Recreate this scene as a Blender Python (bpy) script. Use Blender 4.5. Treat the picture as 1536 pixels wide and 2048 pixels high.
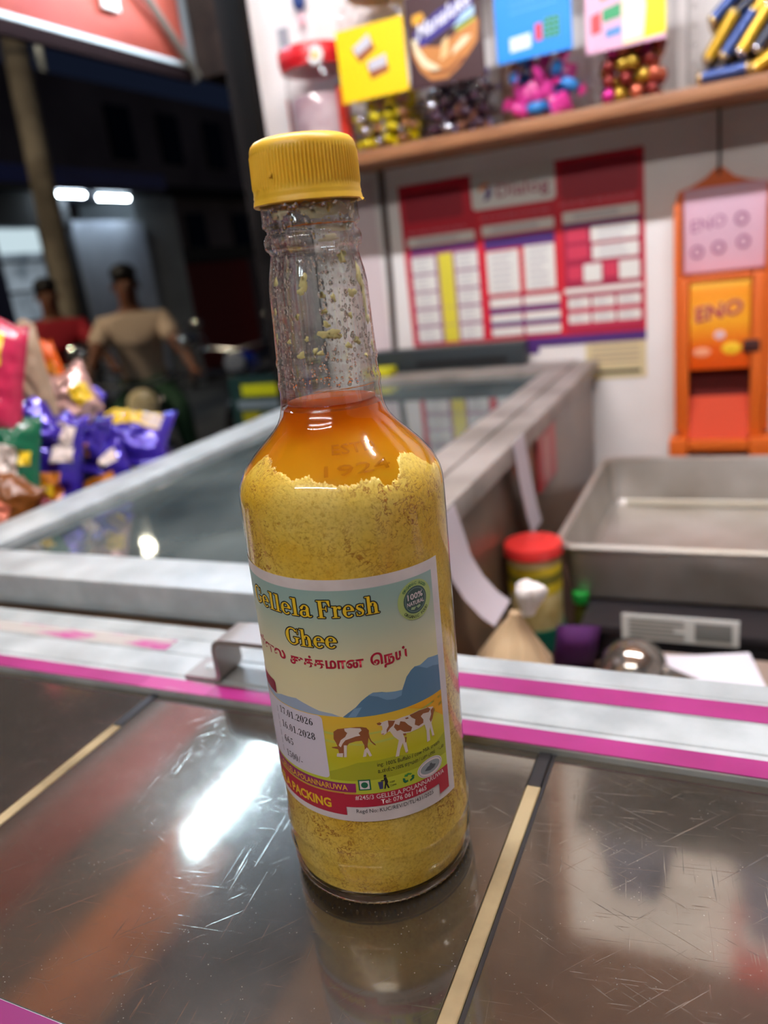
import bpy, bmesh, math, random
from mathutils import Vector, Matrix, noise

for _o in list(bpy.data.objects):
    bpy.data.objects.remove(_o, do_unlink=True)
SC = bpy.context.scene
COL = SC.collection
random.seed(7)
rad = math.radians

# ------------------------------------------------------------------ camera
cd = bpy.data.cameras.new('camera')
cam = bpy.data.objects.new('camera', cd)
COL.objects.link(cam)
R_, U_, F_ = Vector((0.9089, 0.3998, -0.1184)), Vector((-0.0204, 0.3264, 0.945)), Vector((-0.4165, 0.8565, -0.3048))
R_.normalize(); F_.normalize(); U_ = R_.cross(F_).normalized(); R_ = F_.cross(U_)
cam.matrix_world = Matrix(((R_.x, U_.x, -F_.x, 0), (R_.y, U_.y, -F_.y, 0), (R_.z, U_.z, -F_.z, 0.234), (0, 0, 0, 1)))
cd.sensor_fit = 'AUTO'
cd.sensor_width = 36.0
cd.lens = 1535.9 / 2048 * 36.0
cd.clip_start = 0.01
cd.clip_end = 200
cd.dof.use_dof = True
cd.dof.focus_distance = 0.272
cd.dof.aperture_fstop = 7.2
SC.camera = cam

# ------------------------------------------------------------------ world, exposure
w = bpy.data.worlds.new('night_sky')
SC.world = w
w.use_nodes = True
w.node_tree.nodes['Background'].inputs[0].default_value = (0.006, 0.009, 0.020, 1)
w.node_tree.nodes['Background'].inputs[1].default_value = 0.8
SC.view_settings.view_transform = 'Standard'
SC.view_settings.look = 'None'
SC.view_settings.gamma = 1.0
SC.view_settings.exposure = 0.0
SC.view_settings.use_curve_mapping = False
SC.cycles.max_bounces = 12
SC.cycles.transparent_max_bounces = 24
SC.cycles.sample_clamp_indirect = 6.0
SC.cycles.caustics_reflective = False

L_SHOP = 232.0      # warm white tube over the shop (emission strength)
L_FRONT = 105.0     # cool tube under the awning
L_FILL = 125.0  # fill tube added behind the camera
L_STREET = 60.0    # tubes of the shop across the street
L_LAMP = 8500.0     # street lamps added to brighten the street

# ------------------------------------------------------------------ helpers
def lin(c):
    o = []
    for v in c[:3]:
        v /= 255.0
        o.append(v / 12.92 if v <= 0.04045 else ((v + 0.055) / 1.055) ** 2.4)
    return (o[0], o[1], o[2], 1.0)

MATS = {}
def mat(name, col, rough=0.5, metal=0.0, coat=0.0, coat_rough=0.05, ior=1.5, spec=0.5, emit=0.0, sss=0.0, trans=0.0, alpha=1.0):
    if name in MATS: return MATS[name]
    m = bpy.data.materials.new(name); m.use_nodes = True
    b = m.node_tree.nodes['Principled BSDF']
    c = lin(col)
    b.inputs['Base Color'].default_value = c
    b.inputs['Roughness'].default_value = rough
    b.inputs['Metallic'].default_value = metal
    b.inputs['IOR'].default_value = ior
    b.inputs['Specular IOR Level'].default_value = spec
    b.inputs['Coat Weight'].default_value = coat
    b.inputs['Coat Roughness'].default_value = coat_rough
    b.inputs['Transmission Weight'].default_value = trans
    b.inputs['Alpha'].default_value = alpha
    if sss:
        b.inputs['Subsurface Weight'].default_value = sss
        b.inputs['Subsurface Radius'].default_value = (0.004, 0.002, 0.001)
        b.inputs['Subsurface Scale'].default_value = 1.0
    if emit:
        b.inputs['Emission Color'].default_value = c
        b.inputs['Emission Strength'].default_value = emit
    MATS[name] = m
    return m

def N(m, typ, **kw):
    n = m.node_tree.nodes.new(typ)
    for k, v in kw.items():
        if k.startswith('i_'):
            n.inputs[k[2:].replace('_', ' ')].default_value = v
        else: setattr(n, k, v)
    return n
def LK(m, a, b): m.node_tree.links.new(a, b)
def ramp(m, fac, stops):
    r = N(m, 'ShaderNodeValToRGB')
    e = r.color_ramp.elements
    while len(e) > 1: e.remove(e[-1])
    e[0].position, e[0].color = stops[0][0], stops[0][1]
    for p, c in stops[1:]:
        q = e.new(p); q.color = c
    if fac is not None: LK(m, fac, r.inputs[0])
    return r
def mottle(m, c1, c2, scale=8.0, detail=5.0, lo=0.35, hi=0.65, bump=0.0, bscale=None, rough=None):
    """procedural two-tone wear on a Principled material"""
    b = m.node_tree.nodes['Principled BSDF']
    tc = N(m, 'ShaderNodeTexCoord')
    n = N(m, 'ShaderNodeTexNoise'); n.inputs['Scale'].default_value = scale; n.inputs['Detail'].default_value = detail
    LK(m, tc.outputs['Object'], n.inputs['Vector'])
    r = ramp(m, n.outputs[0], [(lo, lin(c1)), (hi, lin(c2))])
    LK(m, r.outputs[0], b.inputs['Base Color'])
    if rough:
        rr = ramp(m, n.outputs[0], [(lo, (rough[0],)*3+(1,)), (hi, (rough[1],)*3+(1,))])
        LK(m, rr.outputs[0], b.inputs['Roughness'])
    if bump:
        n2 = N(m, 'ShaderNodeTexNoise'); n2.inputs['Scale'].default_value = bscale or scale*6; n2.inputs['Detail'].default_value = 4
        LK(m, tc.outputs['Object'], n2.inputs['Vector'])
        bp = N(m, 'ShaderNodeBump'); bp.inputs['Strength'].default_value = bump; bp.inputs['Distance'].default_value = 0.002
        LK(m, n2.outputs[0], bp.inputs['Height']); LK(m, bp.outputs[0], b.inputs['Normal'])
    return m
def thin_glass(name, tint=(255, 255, 255), edge=(150, 150, 145), ior=1.45, rough=0.02):
    """thin clear wall: straight-through light plus a Fresnel reflection, darker where the wall is seen edge-on"""
    if name in MATS: return MATS[name]
    m = bpy.data.materials.new(name); m.use_nodes = True
    nt = m.node_tree; nt.nodes.remove(nt.nodes['Principled BSDF'])
    lw = N(m, 'ShaderNodeLayerWeight'); lw.inputs[0].default_value = 0.5
    r = ramp(m, lw.outputs['Facing'], [(0.0, lin(tint)), (0.86, lin(tint)), (0.985, lin(edge))])
    t = N(m, 'ShaderNodeBsdfTransparent'); LK(m, r.outputs[0], t.inputs[0])
    g = N(m, 'ShaderNodeBsdfGlossy'); g.inputs['Roughness'].default_value = rough
    # Schlick reflectance from the facing angle (the same from both sides of the wall)
    f0 = ((ior-1)/(ior+1))**2
    pw = N(m, 'ShaderNodeMath', operation='POWER'); pw.inputs[1].default_value = 5.0; LK(m, lw.outputs['Facing'], pw.inputs[0])
    f = N(m, 'ShaderNodeMath', operation='MULTIPLY_ADD'); f.inputs[1].default_value = 1-f0; f.inputs[2].default_value = f0; LK(m, pw.outputs[0], f.inputs[0])
    mx = N(m, 'ShaderNodeMixShader')
    LK(m, f.outputs[0], mx.inputs[0]); LK(m, t.outputs[0], mx.inputs[1]); LK(m, g.outputs[0], mx.inputs[2])
    LK(m, mx.outputs[0], nt.nodes['Material Output'].inputs[0])
    MATS[name] = m
    return m
def glow(name, col, strength):
    if name in MATS: return MATS[name]
    m = bpy.data.materials.new(name); m.use_nodes = True
    nt = m.node_tree; nt.nodes.remove(nt.nodes['Principled BSDF'])
    e = N(m, 'ShaderNodeEmission'); e.inputs[0].default_value = lin(col); e.inputs[1].default_value = strength
    LK(m, e.outputs[0], nt.nodes['Material Output'].inputs[0])
    MATS[name] = m
    return m

def neck_glass(name, share=0.5, tint=(250, 251, 249), edge=(165, 165, 155), ior=1.5):
    """clear glass with real wall thickness: part refracting, part straight-through, Fresnel reflection on top"""
    m = thin_glass(name, tint, edge, ior=ior, rough=0.015)
    nt = m.node_tree; mx = [n for n in nt.nodes if n.type == 'MIX_SHADER'][0]; t = [n for n in nt.nodes if n.type == 'BSDF_TRANSPARENT'][0]
    rf = N(m, 'ShaderNodeBsdfRefraction'); rf.inputs['IOR'].default_value = ior; rf.inputs['Roughness'].default_value = 0.0
    m2 = N(m, 'ShaderNodeMixShader'); m2.inputs[0].default_value = share
    LK(m, t.outputs[0], m2.inputs[1]); LK(m, rf.outputs[0], m2.inputs[2]); LK(m, m2.outputs[0], mx.inputs[1])
    return m

class MB:
    """collects shapes into one bmesh"""
    def __init__(s): s.bm = bmesh.new(); s.mi = 0
    def _add(s, vs, fs, M=None):
        bv = [s.bm.verts.new(M @ Vector(v) if M else v) for v in vs]
        for f in fs:
            try:
                q = s.bm.faces.new([bv[i] for i in f]); q.material_index = s.mi
            except ValueError: pass
        return bv
    def box(s, x0, x1, y0, y1, z0, z1, bev=0.0, M=None, seg=2):
        vs = [(x0,y0,z0),(x1,y0,z0),(x1,y1,z0),(x0,y1,z0),(x0,y0,z1),(x1,y0,z1),(x1,y1,z1),(x0,y1,z1)]
        fs = [(0,3,2,1),(4,5,6,7),(0,1,5,4),(1,2,6,5),(2,3,7,6),(3,0,4,7)]
        bv = s._add(vs, fs, M)
        if bev:
            es = list({e for v in bv for e in v.link_edges})
            r = bmesh.ops.bevel(s.bm, geom=es, offset=bev, segments=seg, profile=0.6, affect='EDGES')
            for f in r['faces']: f.material_index = s.mi
        return s
    def lathe(s, prof, n=48, M=None, cap0=True, cap1=True, rfun=None):
        vs, fs = [], []
        for (z, r) in prof:
            for k in range(n):
                a = 2*math.pi*k/n
                rr = r if rfun is None else rfun(z, a, r)
                vs.append((rr*math.cos(a), rr*math.sin(a), z))
        for i in range(len(prof)-1):
            for k in range(n):
                k2 = (k+1) % n
                fs.append((i*n+k, i*n+k2, (i+1)*n+k2, (i+1)*n+k))
        if cap0: fs.append(tuple(range(n-1, -1, -1)))
        if cap1: fs.append(tuple(range((len(prof)-1)*n, len(prof)*n)))
        s._add(vs, fs, M); return s
    def tube(s, pts, r, n=10, cap=True):
        pts = [Vector(p) for p in pts]
        rs = r if isinstance(r, (list, tuple)) else [r]*len(pts)
        vs, fs = [], []
        up = None
        for i, p in enumerate(pts):
            d = (pts[min(i+1, len(pts)-1)] - pts[max(i-1, 0)]).normalized()
            if up is None:
                up = Vector((0,0,1)) if abs(d.z) < 0.9 else Vector((1,0,0))
            x = d.cross(up).normalized(); up = x.cross(d).normalized()
            for k in range(n):
                a = 2*math.pi*k/n
                vs.append(p + (x*math.cos(a) + up*math.sin(a))*rs[i])
        for i in range(len(pts)-1):
            for k in range(n):
                k2 = (k+1) % n
                fs.append((i*n+k, i*n+k2, (i+1)*n+k2, (i+1)*n+k))
        if cap:
            fs.append(tuple(range(n-1, -1, -1))); fs.append(tuple(range((len(pts)-1)*n, len(pts)*n)))
        s._add(vs, fs); return s
    def prism(s, poly, d, M=None):
        """poly in local xz (facing -y), thickness d towards +y"""
        n = len(poly)
        vs = [(x, 0, z) for x, z in poly] + [(x, d, z) for x, z in poly]
        fs = [tuple(range(n)), tuple(range(2*n-1, n-1, -1))] + [((i+1) % n, i, n+i, n+(i+1) % n) for i in range(n)]
        s._add(vs, fs, M); return s
    def ball(s, c, r, sub=2, M=None):
        rr = r if isinstance(r, (tuple, list)) else (r, r, r)
        m = Matrix.Translation(c) @ (M if M else Matrix()) @ Matrix.Diagonal((rr[0], rr[1], rr[2], 1))
        q = bmesh.ops.create_icosphere(s.bm, subdivisions=sub, radius=1.0, matrix=m)
        for v in q['verts']:
            for f in v.link_faces: f.material_index = s.mi
        return s
    def torus(s, R, r, M=None, n=32, k=10):
        vs, fs = [], []
        for i in range(n):
            a = 2*math.pi*i/n
            for j in range(k):
                b = 2*math.pi*j/k
                vs.append(((R+r*math.cos(b))*math.cos(a), (R+r*math.cos(b))*math.sin(a), r*math.sin(b)))
        for i in range(n):
            for j in range(k):
                fs.append((i*k+j, ((i+1) % n)*k+j, ((i+1) % n)*k+(j+1) % k, i*k+(j+1) % k))
        s._add(vs, fs, M); return s

def frame(o):
    return Matrix.LocRotScale(o.location, o.rotation_euler, o.scale)
def obj(name, mb, m, parent=None, world=False, smooth=True, sharp=35, label=None, recenter=True):
    bm = mb.bm if isinstance(mb, MB) else mb
    bmesh.ops.recalc_face_normals(bm, faces=bm.faces[:])
    me = bpy.data.meshes.new(name); bm.to_mesh(me); bm.free()
    for q in (m if isinstance(m, (list, tuple)) else [m]): me.materials.append(q)
    o = bpy.data.objects.new(name, me); COL.objects.link(o)
    if smooth and len(me.polygons):
        me.polygons.foreach_set('use_smooth', [True]*len(me.polygons))
        me.set_sharp_from_angle(angle=rad(sharp))
    if parent is not None:
        if world:
            M = frame(parent); q = parent.parent
            while q is not None: M = frame(q) @ M; q = q.parent
            me.transform(M.inverted())
        o.parent = parent
    elif recenter and len(me.vertices):
        xs = [v.co for v in me.vertices]
        c = Vector(((min(v.x for v in xs)+max(v.x for v in xs))/2, (min(v.y for v in xs)+max(v.y for v in xs))/2, min(v.z for v in xs)))
        me.transform(Matrix.Translation(-c)); o.location = c
    if label: o['label'] = label
    return o
def tag(o, label, cat, group=None):
    o['label'] = label; o['category'] = cat
    if group: o['group'] = group
    return o
def thing(name, label, cat, loc=(0,0,0), rot=(0,0,0), group=None):
    o = bpy.data.objects.new(name, None); COL.objects.link(o)
    o.empty_display_size = 0.02
    o.location = loc; o.rotation_euler = rot
    return tag(o, label, cat, group)
def struct(name, mb, m, **k):
    o = obj(name, mb, m, recenter=False, **k); o['kind'] = 'structure'; return o
def stuff(o): o['kind'] = 'stuff'; return o
def dup(root, loc, rot=None, label=None, group=None):
    def cp(o, par):
        c = o.copy(); COL.objects.link(c)
        if par is not None: c.parent = par
        for ch in list(o.children): cp(ch, c)
        return c
    r = cp(root, None); r.location = loc
    if rot is not None: r.rotation_euler = rot
    if label: r['label'] = label
    if group: r['group'] = group
    return r

# ---- flat lettering: 2-D triangles of a line of text, scaled to a box
def text2d(body, bold=0.0, res=2, spacing=1.0):
    c = bpy.data.curves.new('tmp_text', 'FONT'); c.body = body; c.resolution_u = res; c.offset = bold; c.space_character = spacing
    o = bpy.data.objects.new('tmp_text', c); COL.objects.link(o)
    dg = bpy.context.evaluated_depsgraph_get()
    e = o.evaluated_get(dg); me = e.to_mesh()
    vs = [(v.co.x, v.co.y) for v in me.vertices]; fs = [tuple(p.vertices) for p in me.polygons]
    e.to_mesh_clear()
    bpy.data.objects.remove(o, do_unlink=True); bpy.data.curves.remove(c)
    return vs, fs
def fit2d(vf, x0, x1, y0, cap, slant=0.0, slope=0.0):
    """place text so it spans x0..x1 on baseline y0, capital height cap (font units: cap height 0.73)"""
    vs, fs = vf
    a = min(v[0] for v in vs); b = max(v[0] for v in vs)
    sx = (x1-x0)/(b-a); sy = cap/0.73
    return [(x0+(x-a)*sx+slant*y*sy, y0+y*sy+slope*(x-a)*sx) for x, y in vs], fs
def flat_text(name, body, x0, x1, z0, cap, Y, m, parent, bold=0.0, slant=0.0, slope=0.0, world=True):
    vs, fs = fit2d(text2d(body, bold), x0, x1, z0, cap, slant, slope)
    mb = MB(); mb._add([(x, Y, z) for x, z in vs], fs)
    return obj(name, mb, m, parent, world=world, smooth=False)

# ------------------------------------------------------------------ common materials
WHITE_AL = mottle(mat('white_aluminium', (166, 175, 178), rough=0.36, spec=0.5), (150, 159, 161), (175, 184, 186), scale=30, rough=(0.3, 0.5))
WORN_AL = mottle(mat('worn_aluminium', (190, 188, 180), rough=0.45), (160, 158, 150), (204, 202, 196), scale=22, rough=(0.35, 0.55))
MAGENTA = mottle(mat('magenta_tape', (150, 34, 106), rough=0.4), (136, 26, 100), (152, 38, 114), scale=25)
STEEL = mottle(mat('tray_metal', (186, 182, 176), rough=0.40, metal=0.7), (166, 160, 150), (200, 196, 190), scale=9, rough=(0.34, 0.5), bump=0.05)
WALLM = mottle(mat('painted_wall', (234, 227, 222), rough=0.75), (226, 218, 212), (240, 234, 230), scale=3.5, bump=0.08, bscale=60)
WOOD = mat('shelf_wood', (158, 108, 70), rough=0.5)
def _wood():
    m = WOOD; b = m.node_tree.nodes['Principled BSDF']
    tc = N(m, 'ShaderNodeTexCoord'); mp = N(m, 'ShaderNodeMapping'); mp.inputs['Scale'].default_value = (3, 40, 60)
    LK(m, tc.outputs['Object'], mp.inputs[0])
    n = N(m, 'ShaderNodeTexNoise'); n.inputs['Scale'].default_value = 3; n.inputs['Detail'].default_value = 6
    LK(m, mp.outputs[0], n.inputs['Vector'])
    r = ramp(m, n.outputs[0], [(0.3, lin((128, 82, 50))), (0.7, lin((172, 120, 80)))])
    LK(m, r.outputs[0], b.inputs['Base Color'])
_wood()
DARK = mat('dark_paint', (26, 25, 27), rough=0.6)
BLACK = mat('black_plastic', (18, 18, 21), rough=0.4)
WPAPER = mat('white_paper', (222, 220, 222), rough=0.7)
RED = mat('red_plastic', (205, 24, 34), rough=0.35)
PRED = mat('poster_red', (196, 20, 44), rough=0.55)
PCRIM = mat('poster_crimson', (160, 22, 62), rough=0.55)
PPUR = mat('poster_purple', (74, 36, 110), rough=0.55)
PWHT = mat('poster_white', (226, 222, 214), rough=0.55)
PYEL = mat('poster_yellow', (222, 206, 60), rough=0.55)
PGRY = mat('poster_grey', (196, 190, 190), rough=0.6)
PORG = mat('poster_orange', (240, 140, 40), rough=0.55)
INK = mat('black_ink', (28, 26, 30), rough=0.6)

# ------------------------------------------------------------------ room shell and street ground
GZ = -1.30
mb = MB(); mb.box(-0.845, 2.2, 1.43, 1.55, -1.05, 1.38); struct('wall_back', mb, WALLM, smooth=False)
mb = MB(); mb.box(2.2, 2.3, -1.2, 1.55, -1.05, 1.38); struct('wall_right', mb, WALLM, smooth=False)
mb = MB(); mb.box(-0.93, 2.2, -1.2, 1.4295, 1.335, 1.38)
struct('ceiling', mb, mottle(mat('ceiling_board', (150, 92, 40), rough=0.8), (128, 76, 32), (164, 104, 50), scale=4), smooth=False)
mb = MB(); mb.box(-1.1, 2.3, -3.0, 1.55, -1.06, -1.0)
struct('floor', mb, mottle(mat('cement_floor', (110, 104, 98), rough=0.8), (92, 88, 82), (124, 118, 110), scale=5), smooth=False)
ROAD = mottle(mat('asphalt', (86, 84, 80), rough=0.85), (66, 64, 62), (104, 101, 95), scale=1.2, bump=0.2, bscale=40)
mb = MB(); mb.box(-30, 12, -3.0, 34, GZ-0.1, GZ); struct('street', mb, ROAD, smooth=False)
# dark door frame at the end of the wall, with a slimmer grey post beside it
mb = MB(); mb.box(-0.882, -0.846, 1.405, 1.55, -1.0, 1.3345, bev=0.003); struct('trim_1', mb, mat('dark_door_frame', (15, 13, 12), rough=0.8, spec=0.1))
mb = MB(); mb.box(-0.905, -0.884, 1.41, 1.54, -1.0, 1.3345, bev=0.003); struct('trim_2', mb, mat('grey_post', (26, 23, 22), rough=0.8, spec=0.1))

mb = MB(); mb.box(-0.8455, -0.770, 1.412, 1.4299, -1.0, 0.415, bev=0.003); struct('neck_backing', mb, DARK)  # unseen dark panel added to darken the view through the bottle neck
# thin conduit and a pinkish paper on the wall, left of the poster
mb = MB(); mb.tube([(-0.612, 1.424, 0.398), (-0.617, 1.424, 0.20), (-0.626, 1.424, 0.02)], 0.006, n=10)
o = obj('wall_conduit', mb, mat('conduit', (74, 62, 58), rough=0.6)); tag(o, 'thin dark conduit running down the wall left of the red poster', 'conduit')
mb = MB(); mb.box(-0.70, -0.635, 1.4285, 1.4296, 0.03, 0.385)
o = obj('wall_paper_sheet', mb, mat('pink_paper', (216, 198, 198), rough=0.7), smooth=False); tag(o, 'tall pale pink paper sheet on the wall left of the conduit', 'paper')

# ------------------------------------------------------------------ display counter in front
ctr = thing('display_counter', 'scratched grey display counter with white rails and magenta tape under the ghee bottle', 'counter', loc=(-0.2, 0.25, -1.0))
TOP = mat('scratched_top', (150, 140, 128), rough=0.13, metal=1.0)
def _top():
    m = TOP; b = m.node_tree.nodes['Principled BSDF']
    tc = N(m, 'ShaderNodeTexCoord')
    n = N(m, 'ShaderNodeTexNoise'); n.inputs['Scale'].default_value = 9; n.inputs['Detail'].default_value = 7; n.inputs['Roughness'].default_value = 0.65
    LK(m, tc.outputs['Object'], n.inputs['Vector'])
    r = ramp(m, n.outputs[0], [(0.32, lin((110, 104, 94))), (0.68, lin((150, 143, 131)))])
    # fine wipe marks: stretched noises in three directions
    acc = None
    for ang, sc in ((24, 1.0), (-48, 0.85), (83, 1.15), (-8, 1.3)):
        rt = N(m, 'ShaderNodeMapping'); rt.inputs['Rotation'].default_value = (0, 0, rad(ang)); LK(m, tc.outputs['Object'], rt.inputs[0])
        mp = N(m, 'ShaderNodeMapping'); mp.inputs['Scale'].default_value = (26*sc, 1100*sc, 1); LK(m, rt.outputs[0], mp.inputs[0])
        q = N(m, 'ShaderNodeTexNoise'); q.inputs['Scale'].default_value = 1.0; q.inputs['Detail'].default_value = 3; q.inputs['Distortion'].default_value = 0.6
        LK(m, mp.outputs[0], q.inputs['Vector'])
        s = ramp(m, q.outputs[0], [(0.68, (0, 0, 0, 1)), (0.78, (1, 1, 1, 1))])
        if acc is None: acc = s.outputs[0]
        else:
            a = N(m, 'ShaderNodeMath', operation='MAXIMUM'); LK(m, acc, a.inputs[0]); LK(m, s.outputs[0], a.inputs[1]); acc = a.outputs[0]
    # dust specks
    v = N(m, 'ShaderNodeTexVoronoi'); v.inputs['Scale'].default_value = 480; LK(m, tc.outputs['Object'], v.inputs['Vector'])
    vr = ramp(m, v.outputs['Distance'], [(0.05, (1, 1, 1, 1)), (0.13, (0, 0, 0, 1))])
    n3 = N(m, 'ShaderNodeTexNoise'); n3.inputs['Scale'].default_value = 70; LK(m, tc.outputs['Object'], n3.inputs['Vector'])
    nr = ramp(m, n3.outputs[0], [(0.47, (0, 0, 0, 1)), (0.56, (1, 1, 1, 1))])
    d = N(m, 'ShaderNodeMath', operation='MULTIPLY'); LK(m, vr.outputs[0], d.inputs[0]); LK(m, nr.outputs[0], d.inputs[1])
    mx = N(m, 'ShaderNodeMix', data_type='RGBA'); mx.inputs[7].default_value = lin((222, 216, 204))
    k = N(m, 'ShaderNodeMath', operation='MULTIPLY'); k.inputs[1].default_value = 0.20; LK(m, acc, k.inputs[0])
    kk = N(m, 'ShaderNodeMath', operation='MAXIMUM'); LK(m, k.outputs[0], kk.inputs[0])
    d2 = N(m, 'ShaderNodeMath', operation='MULTIPLY'); d2.inputs[1].default_value = 0.7; LK(m, d.outputs[0], d2.inputs[0]); LK(m, d2.outputs[0], kk.inputs[1])
    LK(m, kk.outputs[0], mx.inputs[0]); LK(m, r.outputs[0], mx.inputs[6]); LK(m, mx.outputs[2], b.inputs['Base Color'])
    rr = ramp(m, n.outputs[0], [(0.3, (0.055,)*3+(1,)), (0.7, (0.125,)*3+(1,))]); LK(m, rr.outputs[0], b.inputs['Roughness'])
    # haze of countless hairline scratches: a broad lobe over the mirror-like one; dust is a matt film
    hz = N(m, 'ShaderNodeBsdfGlossy'); hz.inputs['Roughness'].default_value = 0.27; hz.inputs[0].default_value = lin((160, 158, 154))
    df = N(m, 'ShaderNodeBsdfDiffuse'); df.inputs[0].default_value = lin((150, 142, 130))
    m1 = N(m, 'ShaderNodeMixShader'); hf = ramp(m, n.outputs[0], [(0.3, (0.08,)*3+(1,)), (0.7, (0.24,)*3+(1,))]); LK(m, hf.outputs[0], m1.inputs[0]); LK(m, b.outputs[0], m1.inputs[1]); LK(m, hz.outputs[0], m1.inputs[2])
    m2 = N(m, 'ShaderNodeMixShader'); fz_ = N(m, 'ShaderNodeMath', operation='MULTIPLY_ADD'); fz_.inputs[1].default_value = 0.8; fz_.inputs[2].default_value = 0.07; LK(m, kk.outputs[0], fz_.inputs[0]); LK(m, fz_.outputs[0], m2.inputs[0]); LK(m, m1.outputs[0], m2.inputs[1]); LK(m, df.outputs[0], m2.inputs[2])
    LK(m, m2.outputs[0], m.node_tree.nodes['Material Output'].inputs[0])
    bp = N(m, 'ShaderNodeBump'); bp.inputs['Strength'].default_value = 0.06; bp.inputs['Distance'].default_value = 0.0004
    LK(m, acc, bp.inputs['Height']); LK(m, bp.outputs[0], b.inputs['Normal'])
_top()
SEAL = mottle(mat('beige_seal', (146, 130, 94), rough=0.6), (112, 97, 66), (156, 140, 104), scale=26, lo=0.3, hi=0.55)
for x0, x1 in ((-0.95, -0.3262), (-0.3198, -0.0846), (-0.0783, 0.45)):
    mb = MB(); mb.box(x0, x1, 0.1245, 0.3135, -0.010, 0.0, bev=0.0006, seg=1); obj('top_panel', mb, TOP, ctr, world=True)
for x0, x1, y1 in ((-0.3262, -0.3198, 0.2785), (-0.0846, -0.0783, 0.2875)):
    mb = MB(); mb.box(x0, x1, 0.1245, y1, -0.010, 0.0004, bev=0.0004, seg=1); obj('sealing_strip', mb, SEAL, ctr, world=True)
    mb = MB(); mb.box(x0, x1, y1, 0.3135, -0.010, 0.0006, bev=0.0004, seg=1); obj('strip_end_cap', mb, BLACK, ctr, world=True)
mb = MB(); mb.box(-0.0778, -0.0763, 0.1245, 0.3135, -0.001, 0.0003); obj('panel_edge_line', mb, BLACK, ctr, world=True, smooth=False)  # thin black line laid along the right strip
# back rail: an extruded profile with two raised flats and grooves
prof = [(0.3125,-0.010),(0.3125,0.0030),(0.3133,0.0040),(0.3255,0.0040),(0.3262,0.0033),(0.3300,0.0033),(0.3306,0.0042),(0.3490,0.0042),(0.3496,0.0034),(0.3545,0.0034),(0.3550,0.0042),(0.3705,0.0042),(0.3712,0.0036),(0.3740,0.0036),(0.3746,0.0044),(0.3895,0.0044),(0.3905,0.0034),(0.3905,-0.010)]
mb = MB()
vs = [(-0.95, y, z) for y, z in prof] + [(0.45, y, z) for y, z in prof]; n = len(prof)
mb._add(vs, [tuple(range(n-1, -1, -1)), tuple(range(n, 2*n))] + [(i, (i+1) % n, n+(i+1) % n, n+i) for i in range(n)])
obj('back_rail', mb, WHITE_AL, ctr, world=True)
TAPE_WORN = mat('worn_magenta_tape', (196, 40, 140), rough=0.5)
def _worn(m, lo, hi):
    b = m.node_tree.nodes['Principled BSDF']; tc = N(m, 'ShaderNodeTexCoord'); mp = N(m, 'ShaderNodeMapping'); mp.inputs['Scale'].default_value = (16, 60, 1)
    LK(m, tc.outputs['Object'], mp.inputs[0])
    n = N(m, 'ShaderNodeTexNoise'); n.inputs['Scale'].default_value = 1.5; n.inputs['Detail'].default_value = 6; LK(m, mp.outputs[0], n.inputs['Vector'])
    r = ramp(m, n.outputs[0], [(lo, lin((166, 163, 158))), (hi, lin((168, 66, 130)))]); LK(m, r.outputs[0], b.inputs['Base Color'])
_worn(TAPE_WORN, 0.50, 0.62)
FADED = mat('faded_magenta_tape', (202, 120, 180), rough=0.5); _worn(FADED, 0.30, 0.42)
def tape(name, x0, x1, y0, y1, z, m):
    mb = MB(); mb.box(x0, x1, y0, y1, z-0.0002, z+0.0003); return obj(name, mb, m, ctr, world=True, smooth=False)
tape('magenta_tape', -0.95, -0.335, 0.3127, 0.3252, 0.0041, MAGENTA)
tape('magenta_tape', -0.335, -0.285, 0.3127, 0.3252, 0.0041, FADED)['label'] = 'faded stretch of magenta tape by the handle'
tape('magenta_tape', -0.285, 0.45, 0.3127, 0.3252, 0.0041, MAGENTA)
tape('magenta_tape', -0.22, 0.45, 0.3552, 0.3702, 0.0043, MAGENTA)
tape('magenta_tape', -0.95, -0.35, 0.3560, 0.3700, 0.0043, TAPE_WORN)['label'] = 'worn, mostly rubbed off magenta tape'
# front rail with its own tape
MAGD = mat('deep_magenta_tape', (112, 20, 88), rough=0.45)  # darker copy of the tape colour, offsetting the lamp light on this strip
mb = MB(); mb.box(-0.95, 0.45, 0.090, 0.1243, -0.012, 0.0015, bev=0.0012); obj('front_rail', mb, WHITE_AL, ctr, world=True)
tape('magenta_tape', -0.95, 0.45, 0.0915, 0.1235, 0.0016, MAGD)
mb = MB(); mb.box(-0.95, 0.45, 0.10, 0.388, -0.999, -0.0105, bev=0.004); obj('counter_body', mb, mat('counter_body_paint', (170, 168, 164), rough=0.5), ctr, world=True)
# bracket handle on the rail
HGREY = mat('grey_handle', (150, 144, 140), rough=0.35, metal=0.35)
hb = MB()
path = [(-0.330, 0.334), (-0.3035, 0.334)]
y0, y1 = 0.334, 0.352
def strap(pts, wy0, wy1, th):
    """flat strap bent along xz points"""
    P = [Vector((x, 0, z)) for x, z in pts]; vs = []
    for i, p in enumerate(P):
        d = (P[min(i+1, len(P)-1)] - P[max(i-1, 0)]).normalized(); nn = Vector((-d.z, 0, d.x))*th/2
        for q in (p+nn, p-nn):
            vs.append((q.x, wy0, q.z)); vs.append((q.x, wy1, q.z))
    fs = []
    for i in range(len(P)-1):
        a, b = i*4, (i+1)*4
        fs += [(a, a+1, b+1, b), (a+3, a+2, b+2, b+3), (a+2, a, b, b+2), (a+1, a+3, b+3, b+1)]
    fs += [(0, 2, 3, 1), (len(P)*4-4, len(P)*4-3, len(P)*4-1, len(P)*4-2)]
    hb._add(vs, fs)
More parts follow.
